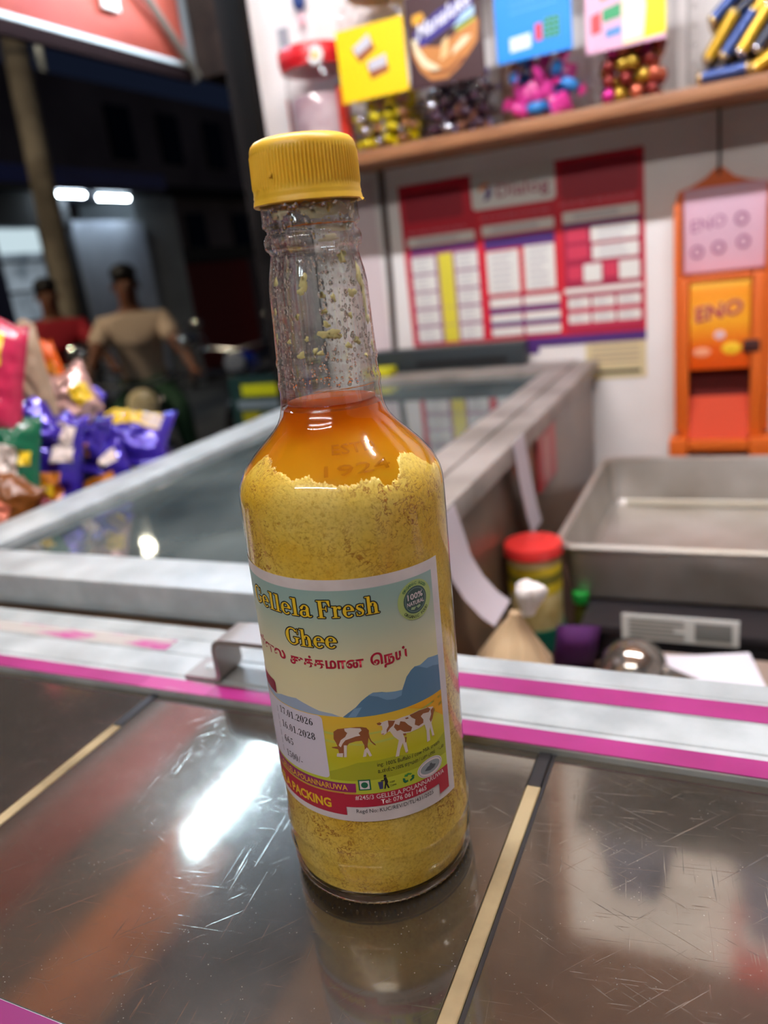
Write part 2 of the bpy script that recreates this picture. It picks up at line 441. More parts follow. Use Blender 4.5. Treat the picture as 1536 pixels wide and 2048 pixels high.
strap([(-0.310, 0.0056), (-0.289, 0.0056), (-0.2855, 0.0062), (-0.2840, 0.0095), (-0.2840, 0.026), (-0.2830, 0.0300), (-0.2800, 0.0325), (-0.27, 0.0330), (-0.19, 0.0330), (-0.179, 0.0325), (-0.176, 0.030), (-0.175, 0.026), (-0.175, 0.0095), (-0.1735, 0.0062), (-0.170, 0.0056), (-0.148, 0.0056)], 0.327, 0.351, 0.0030)
h = obj('bracket_handle', hb, HGREY, ctr, world=True, sharp=50)
for x in (-0.299, -0.160):
    mb = MB(); mb.lathe([(0, 0.0042), (0.0008, 0.004), (0.0016, 0.002)], n=16, M=Matrix.Translation((x, 0.340, 0.0070))); obj('screw_head', mb, WHITE_AL, h, world=True)

# ------------------------------------------------------------------ glass-topped chest freezer
fz = thing('chest_freezer', 'white framed glass-topped chest freezer between the counter and the wall', 'freezer', loc=(-0.455, 0.9, -1.0))
Zt = 0.031
mb = MB(); mb.box(-0.682, -0.228, 0.398, 0.4475, 0.0045, Zt, bev=0.002); obj('front_frame', mb, WHITE_AL, fz, world=True)
mb = MB(); mb.box(-0.682, -0.620, 0.4477, 1.3085, 0.0045, Zt, bev=0.002); obj('side_frame', mb, WHITE_AL, fz, world=True)
mb = MB(); mb.box(-0.3015, -0.264, 0.4477, 1.3085, 0.0045, Zt, bev=0.002); mb.box(-0.2638, -0.228, 0.4477, 1.415, 0.0045, Zt-0.003, bev=0.002); obj('side_frame', mb, mottle(mat('grey_frame', (142, 136, 130), rough=0.45), (118, 112, 106), (160, 153, 147), scale=12), fz, world=True)
mb = MB(); mb.box(-0.682, -0.2642, 1.3087, 1.415, 0.0045, Zt, bev=0.002); obj('back_frame', mb, MATS['grey_frame'], fz, world=True)
LID = mat('freezer_glass', (58, 66, 66), rough=0.055, ior=1.52, coat=0.0)
mottle(LID, (48, 57, 59), (94, 105, 105), scale=7, detail=6, lo=0.35, hi=0.7, rough=(0.02, 0.05))
mb = MB(); mb.box(-0.6198, -0.3017, 0.4477, 1.3085, 0.016, 0.0235); obj('glass_lid', mb, LID, fz, world=True, smooth=False)
BROWNP = mottle(mat('brown_side_panel', (96, 72, 54), rough=0.3), (70, 48, 36), (126, 104, 84), scale=4)
mb = MB(); mb.box(-0.672, -0.238, 0.402, 1.40, -0.999, 0.0044, bev=0.004); obj('freezer_body', mb, BROWNP, fz, world=True)
# papers hanging from the freezer side
def hang_paper(name, pts, x, wy, m):
    """paper strip: pts = list of (y_center, z, x_bulge)"""
    mb = MB(); vs = []
    for yc, z, bx in pts:
        vs += [(x+bx, yc-wy/2, z), (x+bx, yc+wy/2, z), (x+bx+0.0006, yc-wy/2, z), (x+bx+0.0006, yc+wy/2, z)]
    fs = []
    for i in range(len(pts)-1):
        a, b = 4*i, 4*i+4
        fs += [(a, a+1, b+1, b), (a+3, a+2, b+2, b+3), (a+2, a, b, b+2), (a+1, a+3, b+3, b+1)]
    fs += [(0, 2, 3, 1), (len(vs)-4, len(vs)-3, len(vs)-1, len(vs)-2)]
    mb._add(vs, fs); return obj(name, mb, m)
LILAC = mat('lilac_paper', (206, 198, 206), rough=0.7)
o = hang_paper('price_slip', [(0.580, 0.026, -0.001+0.003), (0.590, 0.0, 0.004), (0.600, -0.03, 0.006), (0.612, -0.055, 0.012), (0.625, -0.078, 0.022), (0.634, -0.09, 0.030)], -0.2285, 0.055, LILAC); tag(o, 'pale lilac paper slip curling out from the freezer side near the bottle', 'paper slip')
o = hang_paper('price_slip', [(0.835, 0.028, 0.002), (0.842, 0.0, 0.003), (0.85, -0.03, 0.004), (0.86, -0.065, 0.006), (0.868, -0.09, 0.009)], -0.2285, 0.050, LILAC); tag(o, 'flat pale paper slip hanging on the freezer side beside the poster reflection', 'paper slip')
mb = MB(); mb.box(-0.2375, -0.2335, 0.955, 1.06, -0.075, 0.0); o = obj('poster_reflection', mb, mat('poster_reflection', (176, 40, 52), rough=0.3), smooth=False); tag(o, 'painted reflection of the red poster with a pale streak on the freezer side', 'reflection')  # mirror image of the poster painted as a red patch
mb = MB(); mb.box(-0.2334, -0.2330, 0.985, 1.01, -0.07, -0.006); obj('reflection_streak', mb, mat('reflection_pale', (206, 150, 150)), o, world=True, smooth=False)

# dark till display on the back of the freezer
db = thing('cash_till_display', 'low dark box with a long black slot on the freezer back under the poster', 'till', loc=(-0.5, 1.395, Zt))
mb = MB(); mb.box(-0.655, -0.352, 1.378, 1.414, Zt+0.0005, 0.073, bev=0.003); obj('housing', mb, mat('till_plastic', (38, 46, 50), rough=0.5), db, world=True)
mb = MB(); mb.box(-0.562, -0.385, 1.3765, 1.379, 0.040, 0.050); obj('slot', mb, mat('slot_black', (8, 9, 10), rough=0.5), db, world=True, smooth=False)
mb = MB(); mb.box(-0.655, -0.60, 1.33, 1.372, Zt+0.0005, Zt+0.016, bev=0.004); o = obj('snack_packet', mb, mat('yellow_green_foil', (196, 190, 30), rough=0.3)); tag(o, 'small yellow green packet lying on the freezer back left of the dark box', 'packet')

# ------------------------------------------------------------------ wall shelf
sh = thing('wall_shelf', 'long brown wooden wall shelf carrying the sweet jars', 'shelf', loc=(-0.1, 1.36, 0.3985))
mb = MB(); mb.box(-0.80, 0.75, 1.285, 1.4298, 0.3985, 0.4175, bev=0.002); obj('board', mb, WOOD, sh, world=True)
for x in (-0.745, 0.35):
    mb = MB(); mb.box(x-0.012, x+0.012, 1.422, 1.4296, 0.335, 0.398); mb.box(x-0.012, x+0.012, 1.395, 1.4296, 0.390, 0.3984)
    obj('bracket', mb, WALLM, sh, world=True)
# upright and upper shelf (seen mirrored in the counter)
sh2 = thing('upper_shelf', 'dark upper wall shelf above the jars, seen mirrored in the counter', 'shelf', loc=(0.2, 1.36, 0.86))
mb = MB(); mb.box(-0.28, 0.75, 1.26, 1.4298, 0.86, 0.885, bev=0.002); obj('board', mb, mat('shelf_dark', (58, 54, 54), rough=0.6), sh2, world=True)
mb = MB(); mb.box(-0.28, 0.75, 1.405, 1.4298, 0.8855, 0.99, bev=0.002); obj('back_panel', mb, mat('shelf_grey', (84, 84, 88), rough=0.6), sh2, world=True)
ub = thing('wall_batten', 'brown wooden batten running up the wall above the shelf', 'batten', loc=(-0.353, 1.42, 0.418))
mb = MB(); mb.box(-0.368, -0.338, 1.41, 1.4298, 0.418, 1.3345, bev=0.002); obj('post', mb, WOOD, ub, world=True)
cb_ = thing('added_cupboard', 'brown cupboard added high above the yellow labelled jar for its reflection in the counter', 'cupboard', loc=(-0.6, 1.36, 0.92))  # out of view, added to darken the reflection in the counter top
CBM = mottle(mat('cupboard_brown', (92, 66, 46), rough=0.5), (76, 54, 38), (108, 80, 58), scale=5)
mb = MB(); mb.box(-0.83, -0.375, 1.30, 1.4298, 0.92, 1.3345, bev=0.003); obj('carcass', mb, CBM, cb_, world=True)
for x0, x1 in ((-0.825, -0.605), (-0.60, -0.38)):
    mb = MB(); mb.box(x0, x1, 1.288, 1.2998, 0.925, 1.33, bev=0.003); d_ = obj('door', mb, CBM, cb_, world=True)
    mb = MB(); xk = x1-0.025 if x0 < -0.7 else x0+0.025; mb.ball((xk, 1.280, 1.10), (0.010, 0.008, 0.010), 2); obj('knob', mb, DARK, d_, world=True)
SB_ = mat('slate_bag', (70, 78, 104), rough=0.5)
for i, (x, w_, h_) in enumerate(((-0.17, 0.17, 0.17), (0.10, 0.20, 0.21), (0.36, 0.22, 0.18))):
    mb = MB(); mb.box(x-w_/2, x+w_/2, 1.28, 1.40, 0.8855, 0.8855+h_, bev=0.03, seg=3)
    for v in mb.bm.verts:
        t_ = (v.co.z-0.8855)/h_; v.co.x = x+(v.co.x-x)*(1-0.45*t_)
    o = obj('grocery_bag', mb, SB_); tag(o, ('slate blue grocery bag at the left end of the upper shelf', 'tall slate blue grocery bag mid upper shelf', 'wide slate blue grocery bag at the right of the upper shelf')[i], 'bag')
mb = MB(); mb.box(0.015, 0.10, 1.40, 1.4295, 1.13, 1.325, bev=0.004); o = obj('red_calendar', mb, mat('calendar_red', (200, 60, 50), rough=0.5)); tag(o, 'red and white calendar high on the wall, mirrored in the counter', 'calendar')
mb = MB(); mb.box(0.025, 0.09, 1.3985, 1.3999, 1.15, 1.23); obj('white_pad', mb, WPAPER, o, world=True, smooth=False)

# ------------------------------------------------------------------ red price poster
Yp = 1.4285
po = thing('price_poster', 'large red price poster with white and yellow tables on the wall under the shelf', 'poster', loc=(-0.367, Yp, 0.056))
mb = MB(); mb.box(-0.584, -0.148, Yp, 1.4297, 0.073, 0.366); obj('sheet', mb, PRED, po, world=True, smooth=False)
mb = MB(); mb.box(-0.361, -0.148, Yp, 1.4297, 0.056, 0.0729); mb.box(-0.361, -0.337, Yp, 1.4297, 0.044, 0.0559); obj('purple_footer', mb, PPUR, po, world=True, smooth=False)
def cell(name, x0, x1, z0, z1, m, d=0.0006, r=0.0025):
    mb = MB(); c = []
    for cx, cz, a0 in ((x1-r, z1-r, 0), (x0+r, z1-r, 90), (x0+r, z0+r, 180), (x1-r, z0+r, 270)):
        for k in range(4):
            a = rad(a0+30*k); c.append((cx+r*math.cos(a), cz+r*math.sin(a)))
    mb.prism(c, d, Matrix.Translation((0, Yp-d, 0))); return obj(name, mb, m, po, world=True, smooth=False)
cell('logo_panel', -0.443, -0.293, 0.3055, 0.3685, PWHT, r=0.008)
flat_text('logo_text', 'Dialog', -0.397, -0.303, 0.3225, 0.021, Yp-0.0009, mat('dialog_red', (150, 26, 60), rough=0.5), po, bold=0.015)
mb = MB()
c0 = (-0.416, 0.333)
def ring_poly(mb, cx, cz, r0, r1, a0, a1, Y, n=20):
    vs = []; fs = []
    for i in range(n+1):
        t = i/n; a = rad(a0+(a1-a0)*t); k = math.sin(math.pi*t)**0.6
        ri = r1-(r1-r0)*k
        vs += [(cx+r1*math.cos(a), Y, cz+r1*math.sin(a)), (cx+ri*math.cos(a), Y, cz+ri*math.sin(a))]
    for i in range(n): fs.append((2*i, 2*i+2, 2*i+3, 2*i+1))
    mb._add(vs, fs)
ring_poly(mb, -0.419, 0.333, 0.002, 0.0135, -100, 60, Yp-0.0010); obj('logo_swirl', mb, PPUR, po, world=True, smooth=False)
mb = MB(); ring_poly(mb, -0.417, 0.336, 0.003, 0.0125, 40, 190, Yp-0.0012); obj('logo_swirl', mb, PORG, po, world=True, smooth=False)
# dark worn patches printed in the top band
for x0, x1, z0, z1 in ((-0.575, -0.46, 0.30, 0.352), (-0.285, -0.155, 0.30, 0.358)):
    cell('top_band', x0, x1, z0, z1, mat('poster_dark_red', (150, 14, 36), rough=0.55), d=0.0004, r=0.01)
mb = MB()
for x0, x1, z, sl in ((-0.572, -0.45, 0.2805, 0.02), (-0.43, -0.30, 0.2885, 0.0), (-0.287, -0.16, 0.292, 0.0)):
    x = x0
    while x < x1-0.008:
        q = random.uniform(0.006, 0.016); mb._add([(x, Yp-0.0007, z), (x+q, Yp-0.0007, z), (x+q, Yp-0.0007, z+0.0045), (x, Yp-0.0007, z+0.0045)], [(0, 1, 2, 3)]); x += q+0.004
stuff(obj('faded_print', mb, mat('poster_pink', (206, 96, 108), rough=0.6), po, world=True, smooth=False))
# table 1
cell('table_header', -0.575, -0.443, 0.257, 0.274, PWHT)
cell('purple_band', -0.571, -0.441, 0.245, 0.2545, PPUR, r=0.001)
RZ = [(0.2085, 0.238), (0.176, 0.2045), (0.145, 0.172), (0.1125, 0.140), (0.080, 0.107)]
for z0, z1 in RZ:
    cell('price_cell', -0.571, -0.524, z0, z1, PWHT)
    cell('price_cell', -0.517, -0.489, z0-0.002, z1+0.002, PYEL, r=0.001)['label'] = 'yellow price cell'
    cell('price_cell', -0.484, -0.441, z0, z1, PWHT)
cell('cell_backing', -0.5735, -0.4395, 0.0775, 0.243, mat('poster_mauve', (150, 96, 130), rough=0.6), d=0.0003, r=0.001)
for x in (-0.4385,):
    cell('red_divider', -0.437, -0.4275, 0.077, 0.30, mat('poster_bright_red', (214, 22, 44), rough=0.55), d=0.0005, r=0.001)
# table 2
cell('table_header', -0.429, -0.2985, 0.260, 0.2775, PWHT)
cell('purple_band', -0.4265, -0.2985, 0.236, 0.2555, PPUR, r=0.001)
cell('price_cell', -0.424, -0.3645, 0.157, 0.232, PWHT); cell('price_cell', -0.3545, -0.300, 0.158, 0.235, PWHT)
cell('cell_backing', -0.4265, -0.2935, 0.077, 0.1535, PCRIM, d=0.0003, r=0.001)
for z0, z1 in ((0.133, 0.149), (0.106, 0.120), (0.081, 0.096)):
    cell('price_cell', -0.423, -0.364, z0, z1, PWHT); cell('price_cell', -0.359, -0.2945, z0, z1, PWHT)
for z0 in (0.1225, 0.0985):
    cell('purple_band', -0.4255, -0.2940, z0, z0+0.008, PPUR, d=0.0004, r=0.001)
cell('red_divider', -0.2925, -0.2865, 0.077, 0.30, MATS['poster_bright_red'], d=0.0005, r=0.001)
# table 3
cell('table_header', -0.2835, -0.157, 0.263, 0.2815, PWHT)
cell('purple_band', -0.2835, -0.155, 0.2545, 0.2612, PPUR, r=0.001)
cell('cell_backing', -0.2835, -0.1535, 0.077, 0.2535, PCRIM, d=0.0003, r=0.001)
PK = mat('poster_pink_red', (206, 52, 82), rough=0.55)
cell('price_cell', -0.278, -0.242, 0.231, 0.2525, PK); cell('price_cell', -0.2365, -0.158, 0.228, 0.2525, PWHT)
cell('price_cell', -0.278, -0.242, 0.203, 0.2245, PK); cell('price_cell', -0.2350, -0.158, 0.199, 0.2225, PWHT)
cell('price_cell', -0.278, -0.254, 0.168, 0.1905, PK); cell('price_cell', -0.251, -0.220, 0.162, 0.1925, PWHT)
cell('price_cell', -0.2165, -0.194, 0.168, 0.1925, PK); cell('price_cell', -0.191, -0.157, 0.162, 0.1925, PWHT)
cell('price_cell', -0.2855, -0.1535, 0.1445, 0.154, PWHT)
for z0, z1 in ((0.119, 0.1365), (0.093, 0.110)):
    for x0, x1 in ((-0.280, -0.242), (-0.238, -0.199), (-0.195, -0.156)): cell('price_cell', x0, x1, z0, z1, PWHT)
    cell('red_bar', -0.280, -0.156, z0-0.0068, z0-0.0018, PK, d=0.0004, r=0.001)
# blurred small print in the cells: real words kept to figures
mb = MB()
def bars(x0, x1, z0, z1, rows):
    for k in range(rows):
        z = z1-(k+0.5)*(z1-z0)/rows; hh = (z1-z0)/rows*0.22; xx = x0+0.15*(x1-x0); L = (x1-x0)*random.uniform(0.45, 0.7)
        mb._add([(xx, Yp-0.0009, z-hh), (xx+L, Yp-0.0009, z-hh), (xx+L, Yp-0.0009, z+hh), (xx, Yp-0.0009, z+hh)], [(0, 1, 2, 3)])
for z0, z1 in RZ:
    bars(-0.571, -0.524, z0, z1, 3); bars(-0.484, -0.441, z0, z1, 3)
bars(-0.575, -0.443, 0.257, 0.274, 1); bars(-0.429, -0.2985, 0.26, 0.2775, 1); bars(-0.2835, -0.157, 0.263, 0.2815, 1)
bars(-0.424, -0.3645, 0.157, 0.232, 7); bars(-0.3545, -0.30, 0.158, 0.235, 7)
bars(-0.2365, -0.158, 0.228, 0.2525, 2); bars(-0.235, -0.158, 0.199, 0.2225, 2)
for z0, z1 in ((0.119, 0.1365), (0.093, 0.110)):
    for x0, x1 in ((-0.280, -0.242), (-0.238, -0.199), (-0.195, -0.156)): bars(x0, x1, z0, z1, 2)
stuff(obj('small_print', mb, PGRY, po, world=True, smooth=False))
# yellow sticker below the poster's right end
st = thing('wall_sticker', 'small cream sticker with yellow edge on the wall below the poster corner', 'sticker', loc=(-0.2, Yp, -0.009))
mb = MB(); mb.box(-0.2525, -0.1485, Yp, 1.4297, -0.009, 0.0555); obj('sheet', mb, mat('cream_paper', (214, 196, 150), rough=0.6), st, world=True, smooth=False)
mb = MB(); mb.box(-0.2525, -0.232, Yp-0.0004, Yp, -0.009, 0.022); obj('yellow_patch', mb, mat('sticker_yellow', (224, 196, 70), rough=0.6), st, world=True, smooth=False)
mb = MB(); mb.box(-0.232, -0.158, Yp-0.0004, Yp, 0.000, 0.0065); obj('dark_line', mb, INK, st, world=True, smooth=False)
mb = MB()
for z in (0.046, 0.036, 0.028, 0.019): mb.box(-0.242, -0.160, Yp-0.0003, Yp, z, z+0.0035)
obj('print_lines', mb, mat('sticker_grey', (170, 150, 130), rough=0.6), st, world=True, smooth=False)

# ------------------------------------------------------------------ orange hanging sachet dispenser
ORG = mat('orange_plastic', (222, 104, 34), rough=0.4)
ORD = mat('deep_orange_plastic', (186, 44, 18), rough=0.4)
dp = thing('sachet_dispenser', 'tall orange hanging sachet dispenser with pink card on the right of the wall', 'dispenser', loc=(-0.028, 1.41, -0.15))
mb = MB()
arch = [(-0.099, -0.15), (0.046, -0.15), (0.046, 0.270), (0.036, 0.286), (0.010, 0.292), (-0.012, 0.300), (-0.030, 0.316), (-0.040, 0.316), (-0.055, 0.303), (-0.078, 0.292), (-0.095, 0.288), (-0.099, 0.275)]
mb.prism(arch, 0.006, Matrix.Translation((0, 1.4225, 0))); obj('back_board', mb, ORG, dp, world=True)
for x0, x1 in ((-0.100, -0.090), (0.036, 0.046)):
    mb = MB(); mb.box(x0, x1, 1.392, 1.4224, -0.10, 0.270, bev=0.002); obj('side_wall', mb, ORG, dp, world=True)
mb = MB(); mb.box(-0.086, 0.034, 1.409, 1.4115, 0.160, 0.288, bev=0.0005); pc = obj('pink_card', mb, mat('pink_card', (212, 170, 186), rough=0.6), dp, world=True)
PINKINK = mat('pink_ink', (146, 84, 120), rough=0.6)
flat_text('card_text', 'ENO', -0.075, -0.024, 0.222, 0.020, 1.4086, PINKINK, pc, slope=0.12)
mb = MB()
for x, z in ((-0.066, 0.192), (-0.034, 0.196), (0.002, 0.201), (-0.001, 0.236)):
    M_ = Matrix.Translation((x, 1.4086, z)) @ Matrix.Rotation(rad(90), 4, 'X'); mb.torus(0.0085, 0.0018, M_, n=18, k=6)
obj('card_print', mb, PINKINK, pc, world=True)
# window frame around the sachet pack
mb = MB(); mb.box(-0.0898, -0.077, 1.384, 1.4224, -0.108, 0.155, bev=0.003); mb.box(0.0165, 0.0358, 1.384, 1.4224, -0.108, 0.155, bev=0.003); mb.box(-0.0769, 0.0164, 1.384, 1.4224, 0.146, 0.156, bev=0.003)
obj('window_frame', mb, ORG, dp, world=True)
mb = MB(); mb.box(-0.0769, 0.0164, 1.416, 1.4222, -0.10, 0.0035); obj('slot_back', mb, mat('dark_red_recess', (96, 14, 8), rough=0.6), dp, world=True, smooth=False)
mb = MB(); mb._add([(-0.0769, 1.4155, -0.045), (0.0164, 1.4155, -0.045), (0.0164, 1.385, -0.115), (-0.0769, 1.385, -0.115), (-0.0769, 1.4155, -0.05), (0.0164, 1.4155, -0.05), (0.0164, 1.385, -0.12), (-0.0769, 1.385, -0.12)], [(0, 1, 2, 3), (7, 6, 5, 4), (0, 3, 7, 4), (2, 1, 5, 6), (3, 2, 6, 7), (1, 0, 4, 5)])
obj('chute', mb, mat('chute_orange', (206, 62, 14), rough=0.7), dp, world=True, smooth=False)
mb = MB(); mb.box(-0.108, -0.077, 1.366, 1.4224, -0.15, -0.109, bev=0.006); mb.box(0.0165, 0.052, 1.366, 1.4224, -0.15, -0.109, bev=0.006); mb.box(-0.0768, 0.0164, 1.366, 1.384, -0.130, -0.112, bev=0.004)
obj('tray_lip', mb, ORG, dp, world=True)
mb = MB(); mb.tube([(-0.035, 1.4195, 0.305), (-0.0352, 1.418, 0.35), (-0.0355, 1.41, 0.399)], 0.0022, n=8); obj('hanging_cord', mb, mat('dark_cord', (60, 50, 46), rough=0.8), dp, world=True)
sb = thing('sachet_box', 'bright orange sachet pack with ENO lettering inside the dispenser window', 'box', loc=(-0.03, 1.40, 0.004))
mb = MB(); mb.box(-0.0755, 0.0145, 1.387, 1.4155, 0.0045, 0.1445, bev=0.002)
SBM = mat('sachet_orange', (244, 132, 22), rough=0.4)
def _sb():
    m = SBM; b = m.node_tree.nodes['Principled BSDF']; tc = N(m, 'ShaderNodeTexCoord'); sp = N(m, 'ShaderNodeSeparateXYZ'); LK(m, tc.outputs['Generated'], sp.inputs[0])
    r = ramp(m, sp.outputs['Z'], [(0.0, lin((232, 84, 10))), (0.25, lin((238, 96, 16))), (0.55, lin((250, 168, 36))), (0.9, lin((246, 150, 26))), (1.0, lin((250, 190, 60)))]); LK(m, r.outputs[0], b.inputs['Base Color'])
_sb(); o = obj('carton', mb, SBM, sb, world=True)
for dx, m, yy, bo in ((0.0, mat('sachet_glow_yellow', (255, 224, 130), rough=0.5), 1.3866, 0.06), (0.0, mat('sachet_crimson', (172, 36, 70), rough=0.5), 1.3861, 0.035)):
    flat_text('sachet_logo', 'ENO', -0.066-bo*0.03, 0.003+bo*0.03, 0.083, 0.024, yy, m, o, bold=bo, slope=0.14)
mb = MB(); mb.ball((-0.030, 1.3872, 0.060), (0.009, 0.001, 0.008), 2); obj('round_badge', mb, mat('badge_pink', (232, 190, 190)), o, world=True)
mb = MB(); mb.ball((-0.012, 1.3872, 0.038), (0.016, 0.001, 0.011), 2); obj('lemon_print', mb, mat('lemon_yellow', (250, 196, 40)), o, world=True)
mb = MB(); mb.ball((-0.057, 1.3872, 0.034), (0.015, 0.0008, 0.008), 2); obj('pale_print', mb, mat('pale_orange_print', (246, 160, 120)), o, world=True)
mb = MB(); mb.box(0.005, 0.030, 1.3825, 1.3862, 0.030, 0.050, bev=0.003); o = obj('dark_clip', mb, mat('clip_brown', (60, 22, 18), rough=0.5)); tag(o, 'small dark clip at the lower right of the orange sachet pack', 'clip')

# ------------------------------------------------------------------ jars on the shelf
CLEAR = thin_glass('clear_plastic', (250, 250, 250), (170, 170, 170), ior=1.45, rough=0.03)
SZ = 0.4178
def rsq(w, d, r, n=5):
    p = []
    for cx, cy, a0 in ((w/2-r, d/2-r, 0), (-w/2+r, d/2-r, 90), (-w/2+r, -d/2+r, 180), (w/2-r, -d/2+r, 270)):
        for k in range(n):
            a = rad(a0+90*k/(n-1)); p.append((cx+r*math.cos(a), cy+r*math.sin(a)))
    return p
def loft(mb, rings):
    """rings: list of (z, [(x,y)...])"""
    vs = []; n = len(rings[0][1])
    for z, p in rings: vs += [(x, y, z) for x, y in p]
    fs = [(i*n+k, i*n+(k+1) % n, (i+1)*n+(k+1) % n, (i+1)*n+k) for i in range(len(rings)-1) for k in range(n)]
    fs += [tuple(range(n-1, -1, -1)), tuple(range((len(rings)-1)*n, len(rings)*n))]
    mb._add(vs, fs)
JY = 1.362
def square_jar(x, label, lid_m, w=0.122, d=0.118, h=0.235):
    t = thing('sweet_jar', label, 'jar', loc=(x, JY, SZ))
    mb = MB()
    sc = lambda k: [(a*k, b*k) for a, b in rsq(w, d, 0.018)]
    loft(mb, [(0.0, sc(0.90)), (0.004, sc(0.97)), (0.012, sc(1.0)), (h-0.04, sc(1.0)), (h-0.02, sc(0.93)), (h-0.008, sc(0.78)), (h, sc(0.76))])
    obj('jar_body', mb, CLEAR, t)
    mb = MB(); mb.lathe([(h+0.0005, 0.052), (h+0.002, 0.054), (h+0.020, 0.054), (h+0.023, 0.051)], n=40, rfun=lambda z, a, r: r+0.0008*math.cos(a*40)); obj('jar_lid', mb, lid_m, t)
    return t
def label_on(t, x0, x1, z0, z1, m, name='label_sheet', dy=0.0):
    """paper label on the jar front (jar local coords); z relative to the shelf top"""
    mb = MB(); y = -0.0606-dy; mb.box(x0, x1, y, y+0.0007, z0, z1); return obj(name, mb, m, t, smooth=False)
def print_poly(t, name, pts, m, dy):
    mb = MB(); y = -0.0606-dy; mb._add([(x, y, z) for x, z in pts], [tuple(range(len(pts)))]); return obj(name, mb, m, t, smooth=False)
def print_text(t, body, x0, x1, z, cap, m, dy, bold=0.0, slant=0.0, slope=0.0, name='label_text'):
    vs, fs = fit2d(text2d(body, bold), x0, x1, z, cap, slant, slope); mb = MB(); y = -0.0606-dy
    mb._add([(x, y, z) for x, z in vs], fs); return obj(name, mb, m, t, smooth=False)
def dots_on(t, rows, cols, x0, x1, z0, z1):
    mb = MB()
    for i in range(rows):
        for k in range(cols):
            mb.ball((x0+(x1-x0)*(k+0.5*(i % 2))/max(1, cols-1), -0.059, z0+(z1-z0)*i/max(1, rows-1)), (0.004, 0.0022, 0.004), 2)
    return stuff(obj('embossed_dots', mb, CLEAR, t))
WLID = mat('white_lid', (230, 228, 224), rough=0.4)
BLID = mat('blue_lid', (30, 70, 170), rough=0.4); YLID = mat('yellow_lid', (240, 200, 30), rough=0.4)

# J1: red lidded round tub
t = thing('red_lid_tub', 'round clear tub with a red lid and pale pink contents, leftmost on the shelf', 'tub', loc=(-0.682, 1.354, SZ))
mb = MB(); mb.lathe([(0, 0.050), (0.003, 0.054), (0.13, 0.058), (0.138, 0.056), (0.149, 0.055)], n=48); obj('tub_body', mb, CLEAR, t)
mb = MB(); mb.lathe([(0.002, 0.047), (0.06, 0.050), (0.098, 0.0525), (0.106, 0.050), (0.110, 0.030)], n=40, rfun=lambda z, a, r: r+0.0012*math.sin(3*a+z*60)); stuff(obj('pink_powder', mb, mottle(mat('pink_contents', (196, 168, 172), rough=0.6), (168, 134, 140), (220, 204, 206), scale=14), t))
mb = MB(); mb.lathe([(0.1495, 0.060), (0.150, 0.0615), (0.158, 0.0615), (0.159, 0.064), (0.178, 0.064), (0.181, 0.062), (0.1815, 0.055)], n=48); ld = obj('tub_lid', mb, RED, t)
for a0, a1 in ((184, 214), (326, 356)):
    mb = MB(); vs = []; fs = []
    for i in range(13):
        a = rad(-90+ (a0-90+90) + (a1-a0)*i/12) if False else rad(a0+(a1-a0)*i/12)
        for z in (0.004, 0.112): vs.append(((0.0592)*math.cos(a), (0.0592)*math.sin(a), z))
    for i in range(12): fs.append((2*i, 2*i+2, 2*i+3, 2*i+1))
    mb._add(vs, fs); obj('red_side_label', mb, mat('tub_label_red', (220, 60, 46), rough=0.5), t)
mb = MB()
fc = Vector((0.030, -0.0585, 0.158))
for k in range(9):
    a = 2*math.pi*k/9; mb.ball(fc+Vector((0.010*math.cos(a), 0, 0.010*math.sin(a))), (0.0055, 0.0018, 0.0055), 2)
fl = obj('daisy_sticker', mb, WLID, t)
mb = MB(); mb.ball(fc+Vector((0, -0.001, 0)), (0.0058, 0.0022, 0.0058), 2); obj('daisy_centre', mb, mat('daisy_yellow', (246, 186, 20), rough=0.5), fl)

# J2: yellow label
t = square_jar(-0.5535, 'square clear jar with a plain yellow label and yellow wrapped toffees', YLID, w=0.122)
yl = label_on(t, -0.060, 0.060, 0.078, 0.184, mat('label_yellow', (252, 206, 0), rough=0.45))
BRN = mat('toffee_brown', (150, 84, 44), rough=0.5); SIL = mat('wrapper_silver', (196, 196, 206), rough=0.3)
for cx, cz, s in ((-0.012, 0.152, 1.0), (0.010, 0.122, 1.0)):
    a = rad(28 if cz > 0.14 else 12); rot = lambda x, z: (cx+x*math.cos(a)-z*math.sin(a), cz+x*math.sin(a)+z*math.cos(a))
    print_poly(yl, 'toffee_print', [rot(*p) for p in ((-0.017, -0.014), (0.016, -0.014), (0.018, 0.010), (-0.018, 0.011))], BRN, 0.0003)
    print_poly(yl, 'toffee_wrapper_print', [rot(*p) for p in ((-0.016, -0.002), (0.015, -0.004), (0.019, 0.012), (-0.015, 0.012))], SIL, 0.0006)
dots_on(t, 3, 6, -0.052, 0.052, 0.198, 0.222)
dots_on(t, 2, 4, -0.010, 0.040, 0.060, 0.074)
